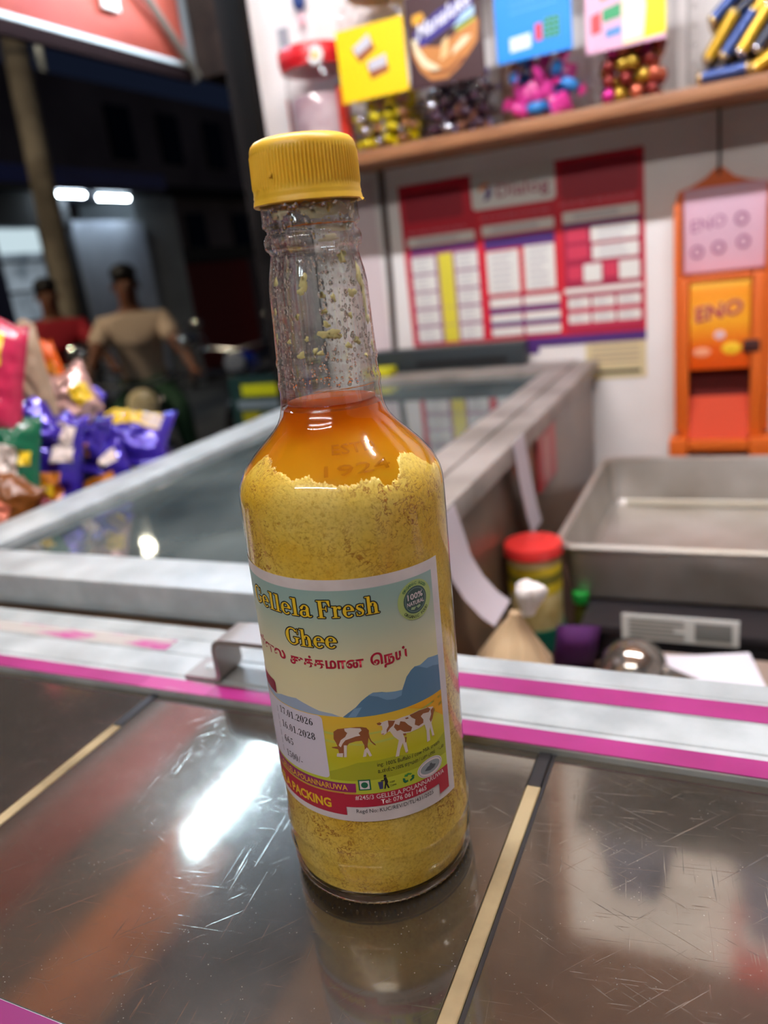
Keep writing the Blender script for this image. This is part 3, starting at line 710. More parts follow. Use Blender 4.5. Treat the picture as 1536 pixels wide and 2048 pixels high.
# J3: dark label with caramel picture
t = square_jar(-0.427, 'square clear jar with a dark brown caramel label and silver purple sweets', mat('brown_lid', (60, 34, 30), rough=0.4), w=0.126)
dl = label_on(t, -0.062, 0.062, 0.074, 0.205, mat('label_dark_brown', (58, 30, 34), rough=0.4))
CARA = mat('caramel', (190, 124, 60), rough=0.5); CARL = mat('caramel_light', (222, 186, 130), rough=0.5); CREAM = mat('cream_print', (226, 216, 178), rough=0.5)
print_poly(dl, 'caramel_swirl', [(-0.056, 0.145), (-0.054, 0.122), (-0.044, 0.100), (-0.028, 0.084), (0.0, 0.082), (0.020, 0.094), (0.040, 0.112), (0.052, 0.124), (0.056, 0.150), (0.050, 0.158), (0.030, 0.148), (0.010, 0.136), (-0.012, 0.128), (-0.036, 0.134)], CARA, 0.0003)
print_poly(dl, 'cream_swirl', [(-0.055, 0.146), (-0.050, 0.124), (-0.040, 0.106), (-0.024, 0.096), (-0.010, 0.098), (-0.018, 0.104), (-0.032, 0.114), (-0.044, 0.132), (-0.048, 0.146)], CREAM, 0.0006)
print_poly(dl, 'cream_swirl', [(-0.010, 0.108), (-0.004, 0.134), (0.006, 0.140), (0.004, 0.114)], CARL, 0.0006)
print_poly(dl, 'cream_swirl', [(0.010, 0.112), (0.034, 0.124), (0.044, 0.134), (0.030, 0.134), (0.014, 0.122)], CREAM, 0.0006)
print_poly(dl, 'dark_curl', [(-0.030, 0.092), (0.004, 0.089), (0.030, 0.104), (0.028, 0.108), (0.0, 0.094), (-0.028, 0.098)], mat('caramel_dark', (132, 74, 36)), 0.0008)
print_poly(dl, 'logo_band', [(-0.052, 0.152), (-0.040, 0.132), (0.046, 0.166), (0.050, 0.192), (-0.010, 0.176)], mat('logo_indigo', (52, 44, 130), rough=0.5), 0.0006)
print_text(dl, 'Manaluke', -0.045, 0.044, 0.141, 0.023, mat('logo_white', (232, 232, 244), rough=0.45), 0.0010, bold=0.02, slant=0.12, slope=0.38)
print_poly(dl, 'milk_splash', [(0.014, 0.148), (0.050, 0.160), (0.050, 0.172), (0.030, 0.164)], mat('milk_blue', (170, 206, 232)), 0.0008)
print_poly(dl, 'grass_band', [(0.016, 0.146), (0.052, 0.157), (0.050, 0.152), (0.024, 0.143)], mat('grass_green', (150, 176, 60)), 0.0009)
print_poly(dl, 'sun_badge', [(-0.052, 0.166), (-0.040, 0.164), (-0.030, 0.172), (-0.034, 0.180), (-0.050, 0.178)], mat('badge_gold', (220, 160, 40)), 0.0006)
dots_on(t, 3, 4, -0.010, 0.045, 0.038, 0.064)
# J4: blue label
t = square_jar(-0.289, 'square clear jar with a sky blue label and pink and blue wrapped sweets', BLID, w=0.118)
bl = label_on(t, -0.057, 0.057, 0.084, 0.205, mat('label_sky_blue', (10, 136, 228), rough=0.45))
WPR = mat('print_white', (214, 226, 240), rough=0.5)
print_poly(bl, 'white_table', [(-0.036, 0.096), (-0.004, 0.098), (-0.004, 0.117), (-0.036, 0.115)], WPR, 0.0003)
print_poly(bl, 'red_table', [(0.003, 0.104), (0.013, 0.104), (0.013, 0.127), (0.003, 0.126)], mat('print_red', (212, 52, 66)), 0.0003)
print_poly(bl, 'green_table', [(0.015, 0.104), (0.040, 0.104), (0.040, 0.133), (0.016, 0.133)], mat('print_green', (40, 132, 70)), 0.0003)
mb = MB()
for i in range(4):
    for k in range(3): mb._add([(0.017+k*0.008, -0.0612, 0.107+i*0.007), (0.022+k*0.008, -0.0612, 0.107+i*0.007), (0.022+k*0.008, -0.0612, 0.109+i*0.007), (0.017+k*0.008, -0.0612, 0.109+i*0.007)], [(0, 1, 2, 3)])
for z in (0.146, 0.156, 0.166, 0.176): mb._add([(-0.034, -0.0612, z), (0.036, -0.0612, z+0.003), (0.036, -0.0612, z+0.0045), (-0.034, -0.0612, z+0.0015)], [(0, 1, 2, 3)])
obj('table_lines', mb, mat('print_pale_blue', (90, 170, 236)), bl, smooth=False)
dots_on(t, 4, 1, -0.046, -0.046, 0.045, 0.078)
# J5: yellow white label
t = square_jar(-0.155, 'square clear jar with a yellow and white label full of foil balls', YLID, w=0.122)
y5 = label_on(t, -0.058, 0.052, 0.071, 0.205, mat('label_pale_pink', (222, 170, 196), rough=0.45))
print_poly(y5, 'yellow_panel', [(-0.006, 0.074), (0.052, 0.078), (0.052, 0.205), (-0.006, 0.205)], mat('label_lemon', (246, 224, 10), rough=0.45), 0.0003)
print_poly(y5, 'white_panel', [(-0.006, 0.076), (0.022, 0.078), (0.026, 0.118), (0.018, 0.160), (-0.004, 0.170)], mat('label_cream', (226, 224, 206), rough=0.45), 0.0005)
print_poly(y5, 'green_panel', [(-0.034, 0.107), (-0.008, 0.110), (-0.008, 0.128), (-0.034, 0.123)], mat('label_green', (52, 150, 98)), 0.0004)
print_poly(y5, 'red_panel', [(-0.050, 0.094), (-0.036, 0.096), (-0.036, 0.122), (-0.050, 0.118)], mat('label_red', (226, 72, 76)), 0.0004)
print_poly(y5, 'blue_panel', [(-0.030, 0.086), (-0.008, 0.088), (-0.008, 0.100), (-0.030, 0.097)], mat('label_blue', (88, 140, 196)), 0.0004)
print_poly(y5, 'orange_panel', [(-0.036, 0.134), (-0.010, 0.140), (-0.010, 0.160), (-0.030, 0.164), (-0.038, 0.150)], mat('label_orange', (240, 130, 40)), 0.0004)
print_poly(y5, 'green_panel', [(-0.056, 0.176), (-0.030, 0.180), (-0.030, 0.196), (-0.056, 0.192)], mat('label_lime', (150, 200, 50)), 0.0004)
# J6: clear bubbled jar
t = square_jar(-0.010, 'unlabelled clear bubbled jar of yellow and blue foil tubes at the right', WLID, w=0.134, d=0.118)
dots_on(t, 6, 1, -0.056, -0.056, 0.03, 0.15); dots_on(t, 5, 4, -0.03, 0.055, 0.11, 0.19)

# sweets in the jars, one object each
def twist(col, col2, sx=0.0115):
    mb = MB(); mb.ball((0, 0, 0), (sx, sx*0.62, sx*0.62), 2); mb.mi = 1
    for s in (-1, 1):
        vs = [(s*sx*0.9, 0, 0)]; n = 9
        for i in range(n):
            a = rad(-60+120*i/(n-1)); vs.append((s*(sx*0.9+sx*0.75*math.cos(a)), sx*0.12*(-1)**i, sx*0.75*math.sin(a)))
        mb._add(vs, [(0, i, i+1) for i in range(1, n)])
    return mb, [col, col2]
def spread(jx, w, d, n, step, zs, jit=0.22, z0=None):
    out = []; per = max(1, int(w/step)); row = max(1, int(d/step)); k = 0; z = (z0 if z0 else step*0.5)
    while len(out) < n:
        lay = k//(per*row); i = k % per; j = (k//per) % row; k += 1; hx = (0.25 if lay % 2 else -0.15)*step; jx_ = jx+hx
        out.append((jx_-w/2+step*(i+0.5)+(w-per*step)/2+random.uniform(-jit, jit)*step, JY-d/2+step*(j+0.5)+random.uniform(-jit, jit)*step, SZ+0.004+z+lay*zs))
    return out
def fill(name, protos, spots, label, cat, group, rots=True):
    made = []
    for i, (mb, ms) in enumerate(protos):
        me_o = obj(name, mb, ms, recenter=False); tag(me_o, label[i] if isinstance(label, (list, tuple)) else label, cat, group); made.append(me_o)
    used = [False]*len(made)
    for i, p in enumerate(spots):
        k = random.randrange(len(made)) if i >= len(made) else i
        o = made[k]
        if used[k]: o = made[k].copy(); COL.objects.link(o)
        used[k] = True
        o.location = p
        if rots: o.rotation_euler = (random.uniform(-0.5, 0.5), random.uniform(-0.6, 0.6), random.uniform(0, 6.28))
YF = mat('wrapper_yellow', (226, 206, 10), rough=0.22, metal=0.25); SF = mat('wrapper_foil', (206, 206, 214), rough=0.18, metal=0.8); BF = mat('wrapper_brown', (150, 100, 60), rough=0.3)
PF = mat('wrapper_plum', (70, 44, 62), rough=0.22); LV = mat('wrapper_lavender', (150, 146, 196), rough=0.22); CF = mat('wrapper_cocoa', (128, 84, 66), rough=0.25)
PKF = mat('wrapper_pink', (216, 62, 150), rough=0.3); BLF = mat('wrapper_blue', (40, 130, 206), rough=0.3)
MG = mat('foil_magenta', (214, 44, 150), rough=0.2, metal=0.45); GD = mat('foil_gold', (206, 168, 60), rough=0.2, metal=0.6); CP = mat('foil_copper', (222, 120, 90), rough=0.2, metal=0.6); MR = mat('foil_maroon', (140, 50, 44), rough=0.22, metal=0.5)
fill('wrapped_toffee', [twist(YF, YF), twist(SF, YF), twist(YF, SF), twist(BF, YF)], spread(-0.5535, 0.100, 0.094, 80, 0.0235, 0.0185), ['yellow toffee in the yellow labelled jar', 'silver toffee with yellow ends in the yellow labelled jar', 'yellow toffee with silver ends in the yellow labelled jar', 'brown toffee with yellow ends in the yellow labelled jar'], 'sweet', 'toffees in the yellow labelled jar')
fill('wrapped_caramel', [twist(PF, PF), twist(SF, PF), twist(CF, LV), twist(PF, CF)], spread(-0.427, 0.102, 0.094, 80, 0.0235, 0.0185), ['plum twist sweet in the dark labelled jar', 'silver sweet with plum ends in the dark labelled jar', 'cocoa sweet with lavender ends in the dark labelled jar', 'plum sweet with cocoa ends in the dark labelled jar'], 'sweet', 'caramels in the dark labelled jar')
def pillow_mb(w, h, t, ms):
    mb = MB(); n, m = 8, 6; vs = []
    for s in (1, -1):
        for i in range(n+1):
            for j in range(m+1):
                u, v = i/n*2-1, j/m*2-1; k = (1-abs(u)**4)*(1-abs(v)**4)
                vs.append((u*w/2, s*t/2*k, v*h/2))
    q = (n+1)*(m+1); fs = []
    for i in range(n):
        for j in range(m):
            a = i*(m+1)+j; fs += [(a, a+m+1, a+m+2, a+1), (q+a, q+a+1, q+a+m+2, q+a+m+1)]
    mb._add(vs, fs); bmesh.ops.remove_doubles(mb.bm, verts=mb.bm.verts[:], dist=1e-6); return mb, ms
fill('wrapped_gum', [twist(PKF, PKF, 0.017), twist(BLF, BLF, 0.017), pillow_mb(0.040, 0.030, 0.012, [PKF]), twist(BLF, PKF, 0.016)], spread(-0.289, 0.096, 0.09, 22, 0.031, 0.024), ['pink twist gum in the sky blue labelled jar', 'blue twist gum in the sky blue labelled jar', 'flat pink gum packet in the sky blue labelled jar', 'blue gum with pink ends in the sky blue labelled jar'], 'sweet', 'gums in the blue labelled jar')
def ballmb(m): 
    mb = MB(); mb.ball((0, 0, 0), 0.0102, 2); return mb, [m]
fill('foil_ball', [ballmb(MG), ballmb(GD), ballmb(CP), ballmb(MR), ballmb(CP)], spread(-0.155, 0.104, 0.096, 64, 0.0212, 0.0195), ['magenta foil ball in the yellow and white labelled jar', 'gold foil ball in the yellow and white labelled jar', 'copper foil ball in the yellow and white labelled jar', 'maroon foil ball in the yellow and white labelled jar', 'copper foil ball in the yellow and white labelled jar'], 'sweet', 'foil balls in the jar')
def tubemb(c1, c2):
    mb = MB(); L = 0.062; mb.lathe([(0.002, 0.0085), (L-0.002, 0.0085)], n=20); mb.mi = 1
    mb.lathe([(-0.004, 0.005), (0.0, 0.0088), (0.0019, 0.0088)], n=20); mb.lathe([(L-0.0019, 0.0088), (L, 0.0088), (L+0.004, 0.005)], n=20)
    return mb, [c1, c2]
TY = mat('tube_yellow', (222, 176, 50), rough=0.2, metal=0.4); TB = mat('tube_blue', (52, 78, 140), rough=0.2, metal=0.3); TN = mat('tube_navy', (26, 36, 62), rough=0.25); TG = mat('tube_gold_end', (230, 200, 130), rough=0.2, metal=0.6)
prs = [tubemb(TY, TG), tubemb(TB, TG), tubemb(TN, SF), tubemb(TY, SF)]
protos = []
for i, (mb, ms) in enumerate(prs):
    protos.append(tag(obj('foil_tube', mb, ms, recenter=False), ('yellow foil tube with gold ends in the clear bubbled jar', 'blue foil tube in the clear bubbled jar', 'navy foil tube in the clear bubbled jar', 'yellow foil tube with silver ends in the clear bubbled jar')[i], 'sweet', 'foil tubes in the clear jar'))
spots = []
for j, y in enumerate((1.325, 1.347, 1.369, 1.391)):
    spots.append(((-0.060, y, SZ+0.014), (0, rad(88), rad(2)), (2 if j else 1)))
    spots.append(((0.010, y, SZ+0.013), (0, rad(62), rad(-4)), 0))
    for k in range(4): spots.append(((-0.050+0.021*k, y, SZ+0.036), (0, rad(34+4*(k % 2)), rad(3*k)), (0, 1, 3, 2)[(k+j) % 4]))
    for k in range(3): spots.append(((-0.044+0.027*k, y+0.004, SZ+0.084), (0, rad(48+9*((k+j) % 2)), rad(5-4*k)), (1, 2, 0, 3)[(k+2*j) % 4]))
used = set()
for p, r, k in spots:
    o = protos[k]
    if k in used: o = o.copy(); COL.objects.link(o)
    used.add(k); o.location = p; o.rotation_euler = r

# small charm and grey tag hanging on the wall above the red lidded tub
ch = thing('hanging_charm', 'small blue and pink charm on a string above the red lidded tub', 'charm', loc=(-0.73, 1.42, 0.62))
mb = MB(); mb.ball((-0.7300, 1.415, 0.700), (0.013, 0.006, 0.018), 3); obj('blue_bead', mb, mat('charm_blue', (38, 62, 120), rough=0.35), ch, world=True)
mb = MB(); mb.ball((-0.7300, 1.417, 0.668), (0.007, 0.005, 0.012), 2); obj('pink_bead', mb, mat('charm_pink', (226, 176, 184), rough=0.4), ch, world=True)
mb = MB(); mb.tube([(-0.73, 1.42, 0.80), (-0.73, 1.42, 0.66), (-0.728, 1.42, 0.63)], 0.0015, n=6); obj('string', mb, WPAPER, ch, world=True)
mb = MB(); mb.box(-0.790, -0.768, 1.4285, 1.4298, 0.632, 0.668); o = obj('grey_sticker', mb, mat('grey_sticker', (150, 150, 156), rough=0.6), smooth=False); tag(o, 'small grey square sticker on the wall above the red lidded tub', 'sticker')

# ------------------------------------------------------------------ lower service table, right of the freezer
TZ = -0.2
tb = thing('service_table', 'dark brown low service table between the counter and the wall', 'table', loc=(0.2, 0.9, -1.0))
mb = MB(); mb.box(-0.222, 0.9, 0.392, 1.425, TZ-0.025, TZ, bev=0.002); obj('table_top', mb, mottle(mat('dark_table_wood', (66, 46, 34), rough=0.5), (48, 32, 24), (86, 62, 46), scale=6), tb, world=True)
for x in (-0.19, 0.86):
    for y in (0.42, 1.39):
        mb = MB(); mb.box(x-0.025, x+0.025, y-0.02, y+0.02, -0.999, TZ-0.0255, bev=0.003); obj('leg', mb, DARK, tb, world=True)
# weighing scale under the tray
scl = thing('weighing_scale', 'black weighing scale with a pale rating label under the metal tray', 'scale', loc=(0.05, 0.95, TZ))
mb = MB(); mb.box(-0.142, 0.26, 0.752, 1.12, TZ+0.006, -0.168, bev=0.006); obj('base', mb, mat('scale_black', (30, 29, 33), rough=0.45), scl, world=True)
mb = MB(); mb.box(-0.150, 0.27, 0.748, 1.13, -0.1675, -0.1535, bev=0.005); obj('platform', mb, mat('scale_grey', (38, 35, 38), rough=0.4), scl, world=True)
mb = MB(); mb.box(-0.1055, 0.0055, 0.744, 0.7468, -0.1645, -0.137); obj('label_bracket', mb, mat('label_silver', (204, 206, 200), rough=0.45), scl, world=True, smooth=False)
mb = MB()
for z in (-0.142, -0.1465, -0.151, -0.1555, -0.160): mb.box(-0.098, -0.045 if z != -0.151 else -0.055, 0.7434, 0.744, z, z+0.0015)
mb.box(-0.035, -0.001, 0.7434, 0.744, -0.160, -0.141)
obj('label_print', mb, mat('label_print_grey', (112, 114, 110)), scl, world=True, smooth=False)
for x in (-0.12, 0.23):
    for y in (0.78, 1.09):
        mb = MB(); mb.lathe([(TZ+0.0003, 0.014), (TZ+0.0062, 0.016)], n=20, M=Matrix.Translation((x, y, 0))); obj('foot', mb, BLACK, scl, world=True)
# big metal tray
ty = thing('metal_tray', 'large dull metal baking tray standing on the black scale', 'tray', loc=(0.05, 0.98, -0.153))
mb = MB()
def tray(mb, x0, x1, y0, y1, z0, z1, taper, rim, th):
    def ring(e, z): return [(x, y, z) for x, y in ((x0-e, y0-e), (x1+e, y0-e), (x1+e, y1+e), (x0-e, y1+e))]
    def rr(e, z, r):
        p = []
        for cx, cy, a0 in ((x1+e-r, y1+e-r, 0), (x0-e+r, y1+e-r, 90), (x0-e+r, y0-e+r, 180), (x1+e-r, y0-e+r, 270)):
            for k in range(5):
                a = rad(a0+22.5*k); p.append((cx+r*math.cos(a), cy+r*math.sin(a)))
        return z, p
    loft(mb, [rr(-0.012, z0, 0.012), rr(-0.004, z0+0.002, 0.016), rr(0, z0+0.009, 0.018), rr(taper, z1-0.010, 0.02), rr(taper+rim, z1-0.009, 0.022), rr(taper+rim+0.002, z1-0.004, 0.022), rr(taper+rim, z1, 0.022), rr(taper-0.001, z1-0.002, 0.02), rr(-th, z0+0.010, 0.017), rr(-0.008, z0+0.004, 0.014), rr(-0.014, z0+0.0035, 0.012)])
tray(mb, -0.172, 0.235, 0.806, 1.145, -0.153, -0.081, 0.006, 0.006, 0.002)
obj('tray_body', mb, STEEL, ty, world=True, sharp=25)
mb = MB(); mb.box(-0.15, 0.215, 1.128, 1.1345, -0.1485, -0.140, bev=0.002); obj('worn_fold', mb, mat('bright_fold', (224, 216, 196), rough=0.35, metal=0.4), ty, world=True)
# red-lid jar
jr = thing('red_lid_jar', 'small red lidded spice jar with a yellow label and green base before the tray', 'jar', loc=(-0.203, 0.78, TZ))
mb = MB(); mb.lathe([(0.001, 0.028), (0.004, 0.0312), (0.030, 0.0314)], n=40); obj('green_base', mb, mat('jar_green', (14, 84, 66), rough=0.4), jr)
mb = MB(); mb.lathe([(0.0302, 0.029), (0.04, 0.0295), (0.103, 0.0295), (0.108, 0.027), (0.113, 0.027)], n=40); obj('jar_body', mb, mottle(mat('spice_tan', (186, 168, 108), rough=0.3), (160, 140, 80), (206, 192, 140), scale=30), jr)
mb = MB(); mb.lathe([(0.072, 0.0299), (0.104, 0.0299)], n=40, cap0=False, cap1=False)
lb = obj('yellow_label', mb, mottle(mat('jar_label_yellow', (214, 186, 30), rough=0.45), (150, 130, 20), (232, 206, 40), scale=26), jr)
mb = MB(); mb.lathe([(0.084, 0.0301), (0.095, 0.0301)], n=40, cap0=False, cap1=False); obj('label_band', mb, mat('jar_label_olive', (110, 106, 30), rough=0.5), lb)
mb = MB(); mb.lathe([(0.1132, 0.031), (0.1140, 0.0325), (0.122, 0.0325), (0.1255, 0.0315), (0.1272, 0.027), (0.127, 0.0)], n=48, cap1=False, rfun=lambda z, a, r: r+(0.0004*math.cos(36*a) if 0.1145 < z < 0.122 else 0)); obj('jar_lid', mb, mat('jar_lid_red', (212, 48, 44), rough=0.4), jr)
# tied plastic bag
bg = thing('tied_bag', 'cream plastic bag tied with a white tuft in front of the red lidded jar', 'bag', loc=(-0.176, 0.565, TZ))
CRM = mat('cream_plastic', (206, 178, 140), rough=0.4); TUF = mat('white_tuft', (226, 218, 212), rough=0.4)
mb = MB(); mb.lathe([(0.0, 0.026), (0.006, 0.036), (0.05, 0.040), (0.10, 0.030), (0.125, 0.016), (0.143, 0.0055), (0.147, 0.005)], n=40, rfun=lambda z, a, r: r*(1+0.10*math.sin(5*a+z*50)+0.06*math.sin(11*a)), M=Matrix.Rotation(rad(4), 4, 'Y')); obj('bag_body', mb, CRM, bg, sharp=60)
mb = MB(); mb.lathe([(0.1475, 0.005), (0.153, 0.006), (0.164, 0.0105), (0.171, 0.0125), (0.174, 0.010), (0.170, 0.005)], n=40, rfun=lambda z, a, r: r*(1+0.16*math.sin(3*a+1)+0.08*math.sin(7*a)), M=Matrix.Rotation(rad(8), 4, 'Y')); obj('bag_tuft', mb, TUF, bg, sharp=60)
# small clutter left of the jar
mb = MB(); mb.ball((0, 0, 0.022), (0.024, 0.02, 0.022), 3); o = obj('onion', mb, mat('onion_skin', (188, 120, 84), rough=0.45)); o.location = (-0.150, 0.655, TZ); tag(o, 'small round orange brown onion between the tied bag and the ladle', 'onion')
mb, _ = pillow_mb(0.044, 0.058, 0.022, []); o = obj('purple_packet', mb, mat('purple_packet', (92, 48, 108), rough=0.35), recenter=False); o.location = (-0.150, 0.728, TZ+0.0295); o.rotation_euler = (0.25, 0.1, 0.3); tag(o, 'crumpled purple packet standing right of the red lidded jar', 'packet')
for p, rr_, lb_ in (((-0.203, 0.492, -0.10), 1.0, 'green capped bottle behind the ghee bottle, left of the tied bag'), ((-0.1585, 0.806, -0.156), 0.62, 'small green capped bottle by the tray corner, right of the red lidded jar')):
    t = thing('green_cap_bottle', lb_, 'bottle', loc=(p[0], p[1], TZ)); h_ = p[2]-TZ
    mb = MB(); mb.lathe([(h_, 0.013*rr_), (h_+0.002, 0.0145*rr_), (h_+0.012, 0.0145*rr_), (h_+0.014, 0.012*rr_)], n=24, rfun=lambda z, a, r: r+0.0005*math.cos(24*a)); obj('bottle_cap', mb, mat('cap_green', (30, 150, 56), rough=0.35), t)
    mb = MB(); mb.lathe([(0.0005, 0.012*rr_), (0.008, 0.014*rr_), (h_-0.012, 0.013*rr_), (h_-0.0003, 0.009*rr_)], n=24); obj('bottle_body', mb, mat('olive_oil', (60, 62, 22), rough=0.2), t)
mb = MB(); mb.lathe([(0, 0.026), (0.004, 0.030), (0.05, 0.030), (0.06, 0.02), (0.08, 0.014)], n=28); o = obj('brown_bottle', mb, mat('brown_sauce', (110, 44, 22), rough=0.25)); o.location = (-0.190, 0.655, TZ); tag(o, 'squat brown red sauce bottle just right of the ghee bottle', 'bottle')
# steel ladle bowl and papers
lad = thing('steel_ladle', 'shiny steel ladle lying bowl down on white papers by the counter rail', 'ladle', loc=(-0.085, 0.672, TZ))
STL = mat('polished_steel', (176, 170, 162), rough=0.16, metal=0.9)
mb = MB(); pr = [(0.029, 0.0)] ; mb.lathe([(0.0435, 0.0310), (0.050, 0.0300), (0.058, 0.0262), (0.066, 0.019), (0.071, 0.010), (0.0725, 0.0)], n=48, cap1=False); obj('bowl', mb, STL, lad)
mb = MB(); mb.tube([(0.028, -0.004, 0.045), (0.055, -0.02, 0.0450), (0.095, -0.055, 0.045), (0.16, -0.12, 0.045)], [0.006, 0.005, 0.0045, 0.006], n=10); obj('handle', mb, STL, lad)
o_paper = []
for i, (x, y, zz, w_, d_, rz, lb_) in enumerate(((-0.03, 0.63, TZ+0.0405, 0.125, 0.16, 12, 'white paper sheet under the steel ladle'), (0.088, 0.59, TZ+0.0425, 0.12, 0.15, -24, 'white paper sheet with a raised fold right of the ladle'))):
    mb = MB(); n = 10; vs = []
    for k in (0, 1):
        for a in range(n+1):
            for b in range(n+1):
                u, v = a/n-0.5, b/n-0.5
                vs.append((u*w_, v*d_, (0.016*max(0, u-0.1)*2*(1 if i else 0.2) + (0.03*max(0, v-0.25) if i else 0)) + (0.0006 if k else 0)))
    q = (n+1)**2; fs = []
    for a in range(n):
        for b in range(n):
            c = a*(n+1)+b; fs += [(c, c+1, c+n+2, c+n+1), (q+c, q+c+n+1, q+c+n+2, q+c+1)]
    mb._add(vs, fs); o = obj('paper_sheet', mb, mat('bright_paper', (224, 220, 228), rough=0.6), recenter=False); o.location = (x, y, zz); o.rotation_euler = (0, 0, rad(rz)); tag(o, lb_, 'paper')
mb = MB(); mb.box(-0.115, 0.12, 0.535, 0.715, TZ+0.0003, TZ+0.040, bev=0.002); o = obj('account_book', mb, mat('account_book', (150, 132, 120), rough=0.6)); tag(o, 'thick closed account book under the papers and the ladle', 'book')

# ------------------------------------------------------------------ snack packets hanging beyond the freezer's left edge
def packet(name, label, loc, rot, w, h, t, base, panels, group=None, seed=0):
    """pillow pouch with crimped ends; panels = list of (x0,x1,z0,z1,material,name) printed on the front"""
    rnd = random.Random(seed)
    th = thing(name, label, 'packet', loc=loc, rot=rot, group=group)
    n, m = 24, 28
    ph = rnd.uniform(0, 6)
    def surf(u, v, s):
        k = (max(0, 1-abs(u)**2.6))**0.7*(max(0, 1-abs(v/0.9)**4))**0.8 if abs(v) < 0.9 else 0
        cr = 0.16*math.sin(7*u+ph+3*v)*math.cos(6*v+ph)+0.55*(0.35-abs(noise.noise(Vector((u*2.2+seed*3.1, v*2.6, seed*1.7)))))+0.30*noise.noise(Vector((u*5.5, v*5.5+seed, 2.0)))
        return Vector((u*w/2*(1-0.05*(1-abs(v))), -s*(t/2*k*(1+cr)+0.0006), v*h/2+0.004*math.sin(5*u+ph)*abs(v)))
    mb = MB(); vs = []
    for s in (1, -1):
        for i in range(n+1):
            for j in range(m+1): vs.append(surf(i/n*2-1, j/m*2-1, s))
    q = (n+1)*(m+1); fs = []
    for i in range(n):
        for j in range(m):
            a = i*(m+1)+j; fs += [(a, a+m+1, a+m+2, a+1), (q+a, q+a+1, q+a+m+2, q+a+m+1)]
    for i in range(n): 
        a, b = i*(m+1), (i+1)*(m+1); fs += [(a, q+a, q+b, b), (a+m, b+m, q+b+m, q+a+m)]
    for j in range(m):
        fs += [(j, j+1, q+j+1, q+j), (n*(m+1)+j, q+n*(m+1)+j, q+n*(m+1)+j+1, n*(m+1)+j+1)]
    mb._add(vs, fs); obj('pouch', mb, base, th, sharp=60)
    for k, (x0, x1, z0, z1, mt, nm) in enumerate(panels):
        mb = MB(); vs = []; a_, b_ = 16, 16; fs = []
        for i in range(a_+1):
            for j in range(b_+1):
                p = surf(x0+(x1-x0)*i/a_, z0+(z1-z0)*j/b_, 1); p.y -= 0.0006+0.0003*k; vs.append(p)
        for i in range(a_):
            for j in range(b_):
                c = i*(b_+1)+j; fs.append((c, c+b_+1, c+b_+2, c+1))
        mb._add(vs, fs); obj(nm, mb, mt, th)
    return th
PURP = mat('foil_purple', (62, 44, 170), rough=0.16, metal=0.35, coat=0.6); PYL = mat('print_yellow', (232, 196, 30), rough=0.35); POR = mat('print_orange', (214, 130, 24), rough=0.35)
GRN = mat('foil_green', (14, 96, 66), rough=0.25, coat=0.4); PNK = mat('foil_pink', (196, 46, 84), rough=0.25, coat=0.4); RBR = mat('foil_redbrown', (120, 22, 40), rough=0.3, coat=0.4); BEI = mat('foil_beige', (168, 146, 122), rough=0.35); SLV = mat('foil_silver_pink', (206, 168, 160), rough=0.2, metal=0.4)
BRF = mat('foil_brown', (116, 66, 22), rough=0.3); ORF = mat('foil_orange', (222, 96, 24), rough=0.3); PPW = mat('print_offwhite', (222, 206, 196), rough=0.4)
rack = thing('snack_rack', 'thin wire snack rack holding the bright packets left of the freezer', 'rack', loc=(-0.86, 0.70, GZ))
WIRE = mat('rack_wire', (60, 60, 64), rough=0.4, metal=0.6)
for y in (0.50, 0.95):
    mb = MB(); mb.tube([(-0.90, y, GZ+0.002), (-0.90, y, 0.06)], 0.006, n=8); obj('upright', mb, WIRE, rack, world=True)
for z in (0.05, -0.02, -0.09):
    mb = MB(); mb.tube([(-0.905, 0.50, z), (-0.905, 0.95, z)], 0.004, n=8); obj('rail', mb, WIRE, rack, world=True)
mb = MB(); mb.box(-0.99, -0.70, 0.44, 1.0, -0.16, -0.15, bev=0.002); obj('rack_shelf', mb, WIRE, rack, world=True)
G_ = 'snack packets on the rack'
YP = [(-0.7, 0.7, -0.55, 0.35, PYL, 'yellow_print'), (-0.3, 0.5, -0.35, 0.1, POR, 'orange_print')]
OP = [(-0.75, 0.5, -0.85, 0.15, POR, 'orange_print'), (-0.5, 0.3, -0.5, -0.1, PYL, 'yellow_print'), (0.2, 0.8, 0.35, 0.7, PPW, 'pale_print')]
rx = lambda a, b, c: (rad(a), rad(b), rad(c))
packet('snack_packet', 'pink and yellow snack packet at the top left of the rack', (-0.775, 0.610, 0.165), rx(-10, 14, 24), 0.095, 0.135, 0.035, PNK, [(-0.2, 0.55, 0.25, 0.8, PYL, 'yellow_print'), (0.0, 0.45, -0.45, 0.15, PPW, 'pale_print'), (-0.1, 0.35, -0.8, -0.55, PYL, 'yellow_print')], seed=1)
packet('snack_packet', 'plain beige snack packet hanging beside the pink and yellow one', (-0.79, 0.688, 0.145), rx(-6, -4, 30), 0.045, 0.15, 0.02, BEI, [(-0.6, 0.6, -0.8, -0.5, POR, 'gold_print')], seed=2)
packet('snack_packet', 'slim orange snack packet behind the beige one', (-0.81, 0.745, 0.155), rx(-4, -12, 30), 0.024, 0.075, 0.014, ORF, [(-0.5, 0.5, -0.3, 0.3, POR, 'print')], seed=3)
packet('snack_packet', 'green snack packet with a white patch at the left frame edge', (-0.765, 0.602, 0.075), rx(-12, 10, 22), 0.085, 0.105, 0.03, GRN, [(-0.35, 0.5, -0.35, 0.30, PPW, 'white_print'), (0.55, 0.85, -0.1, 0.2, PYL, 'gold_print')], seed=4)
packet('snack_packet', 'silvery pink snack packet above the purple packets', (-0.785, 0.735, 0.118), rx(-16, -20, 26), 0.072, 0.072, 0.032, SLV, [(0.3, 0.9, -0.5, 0.2, PYL, 'yellow_print')], seed=5)
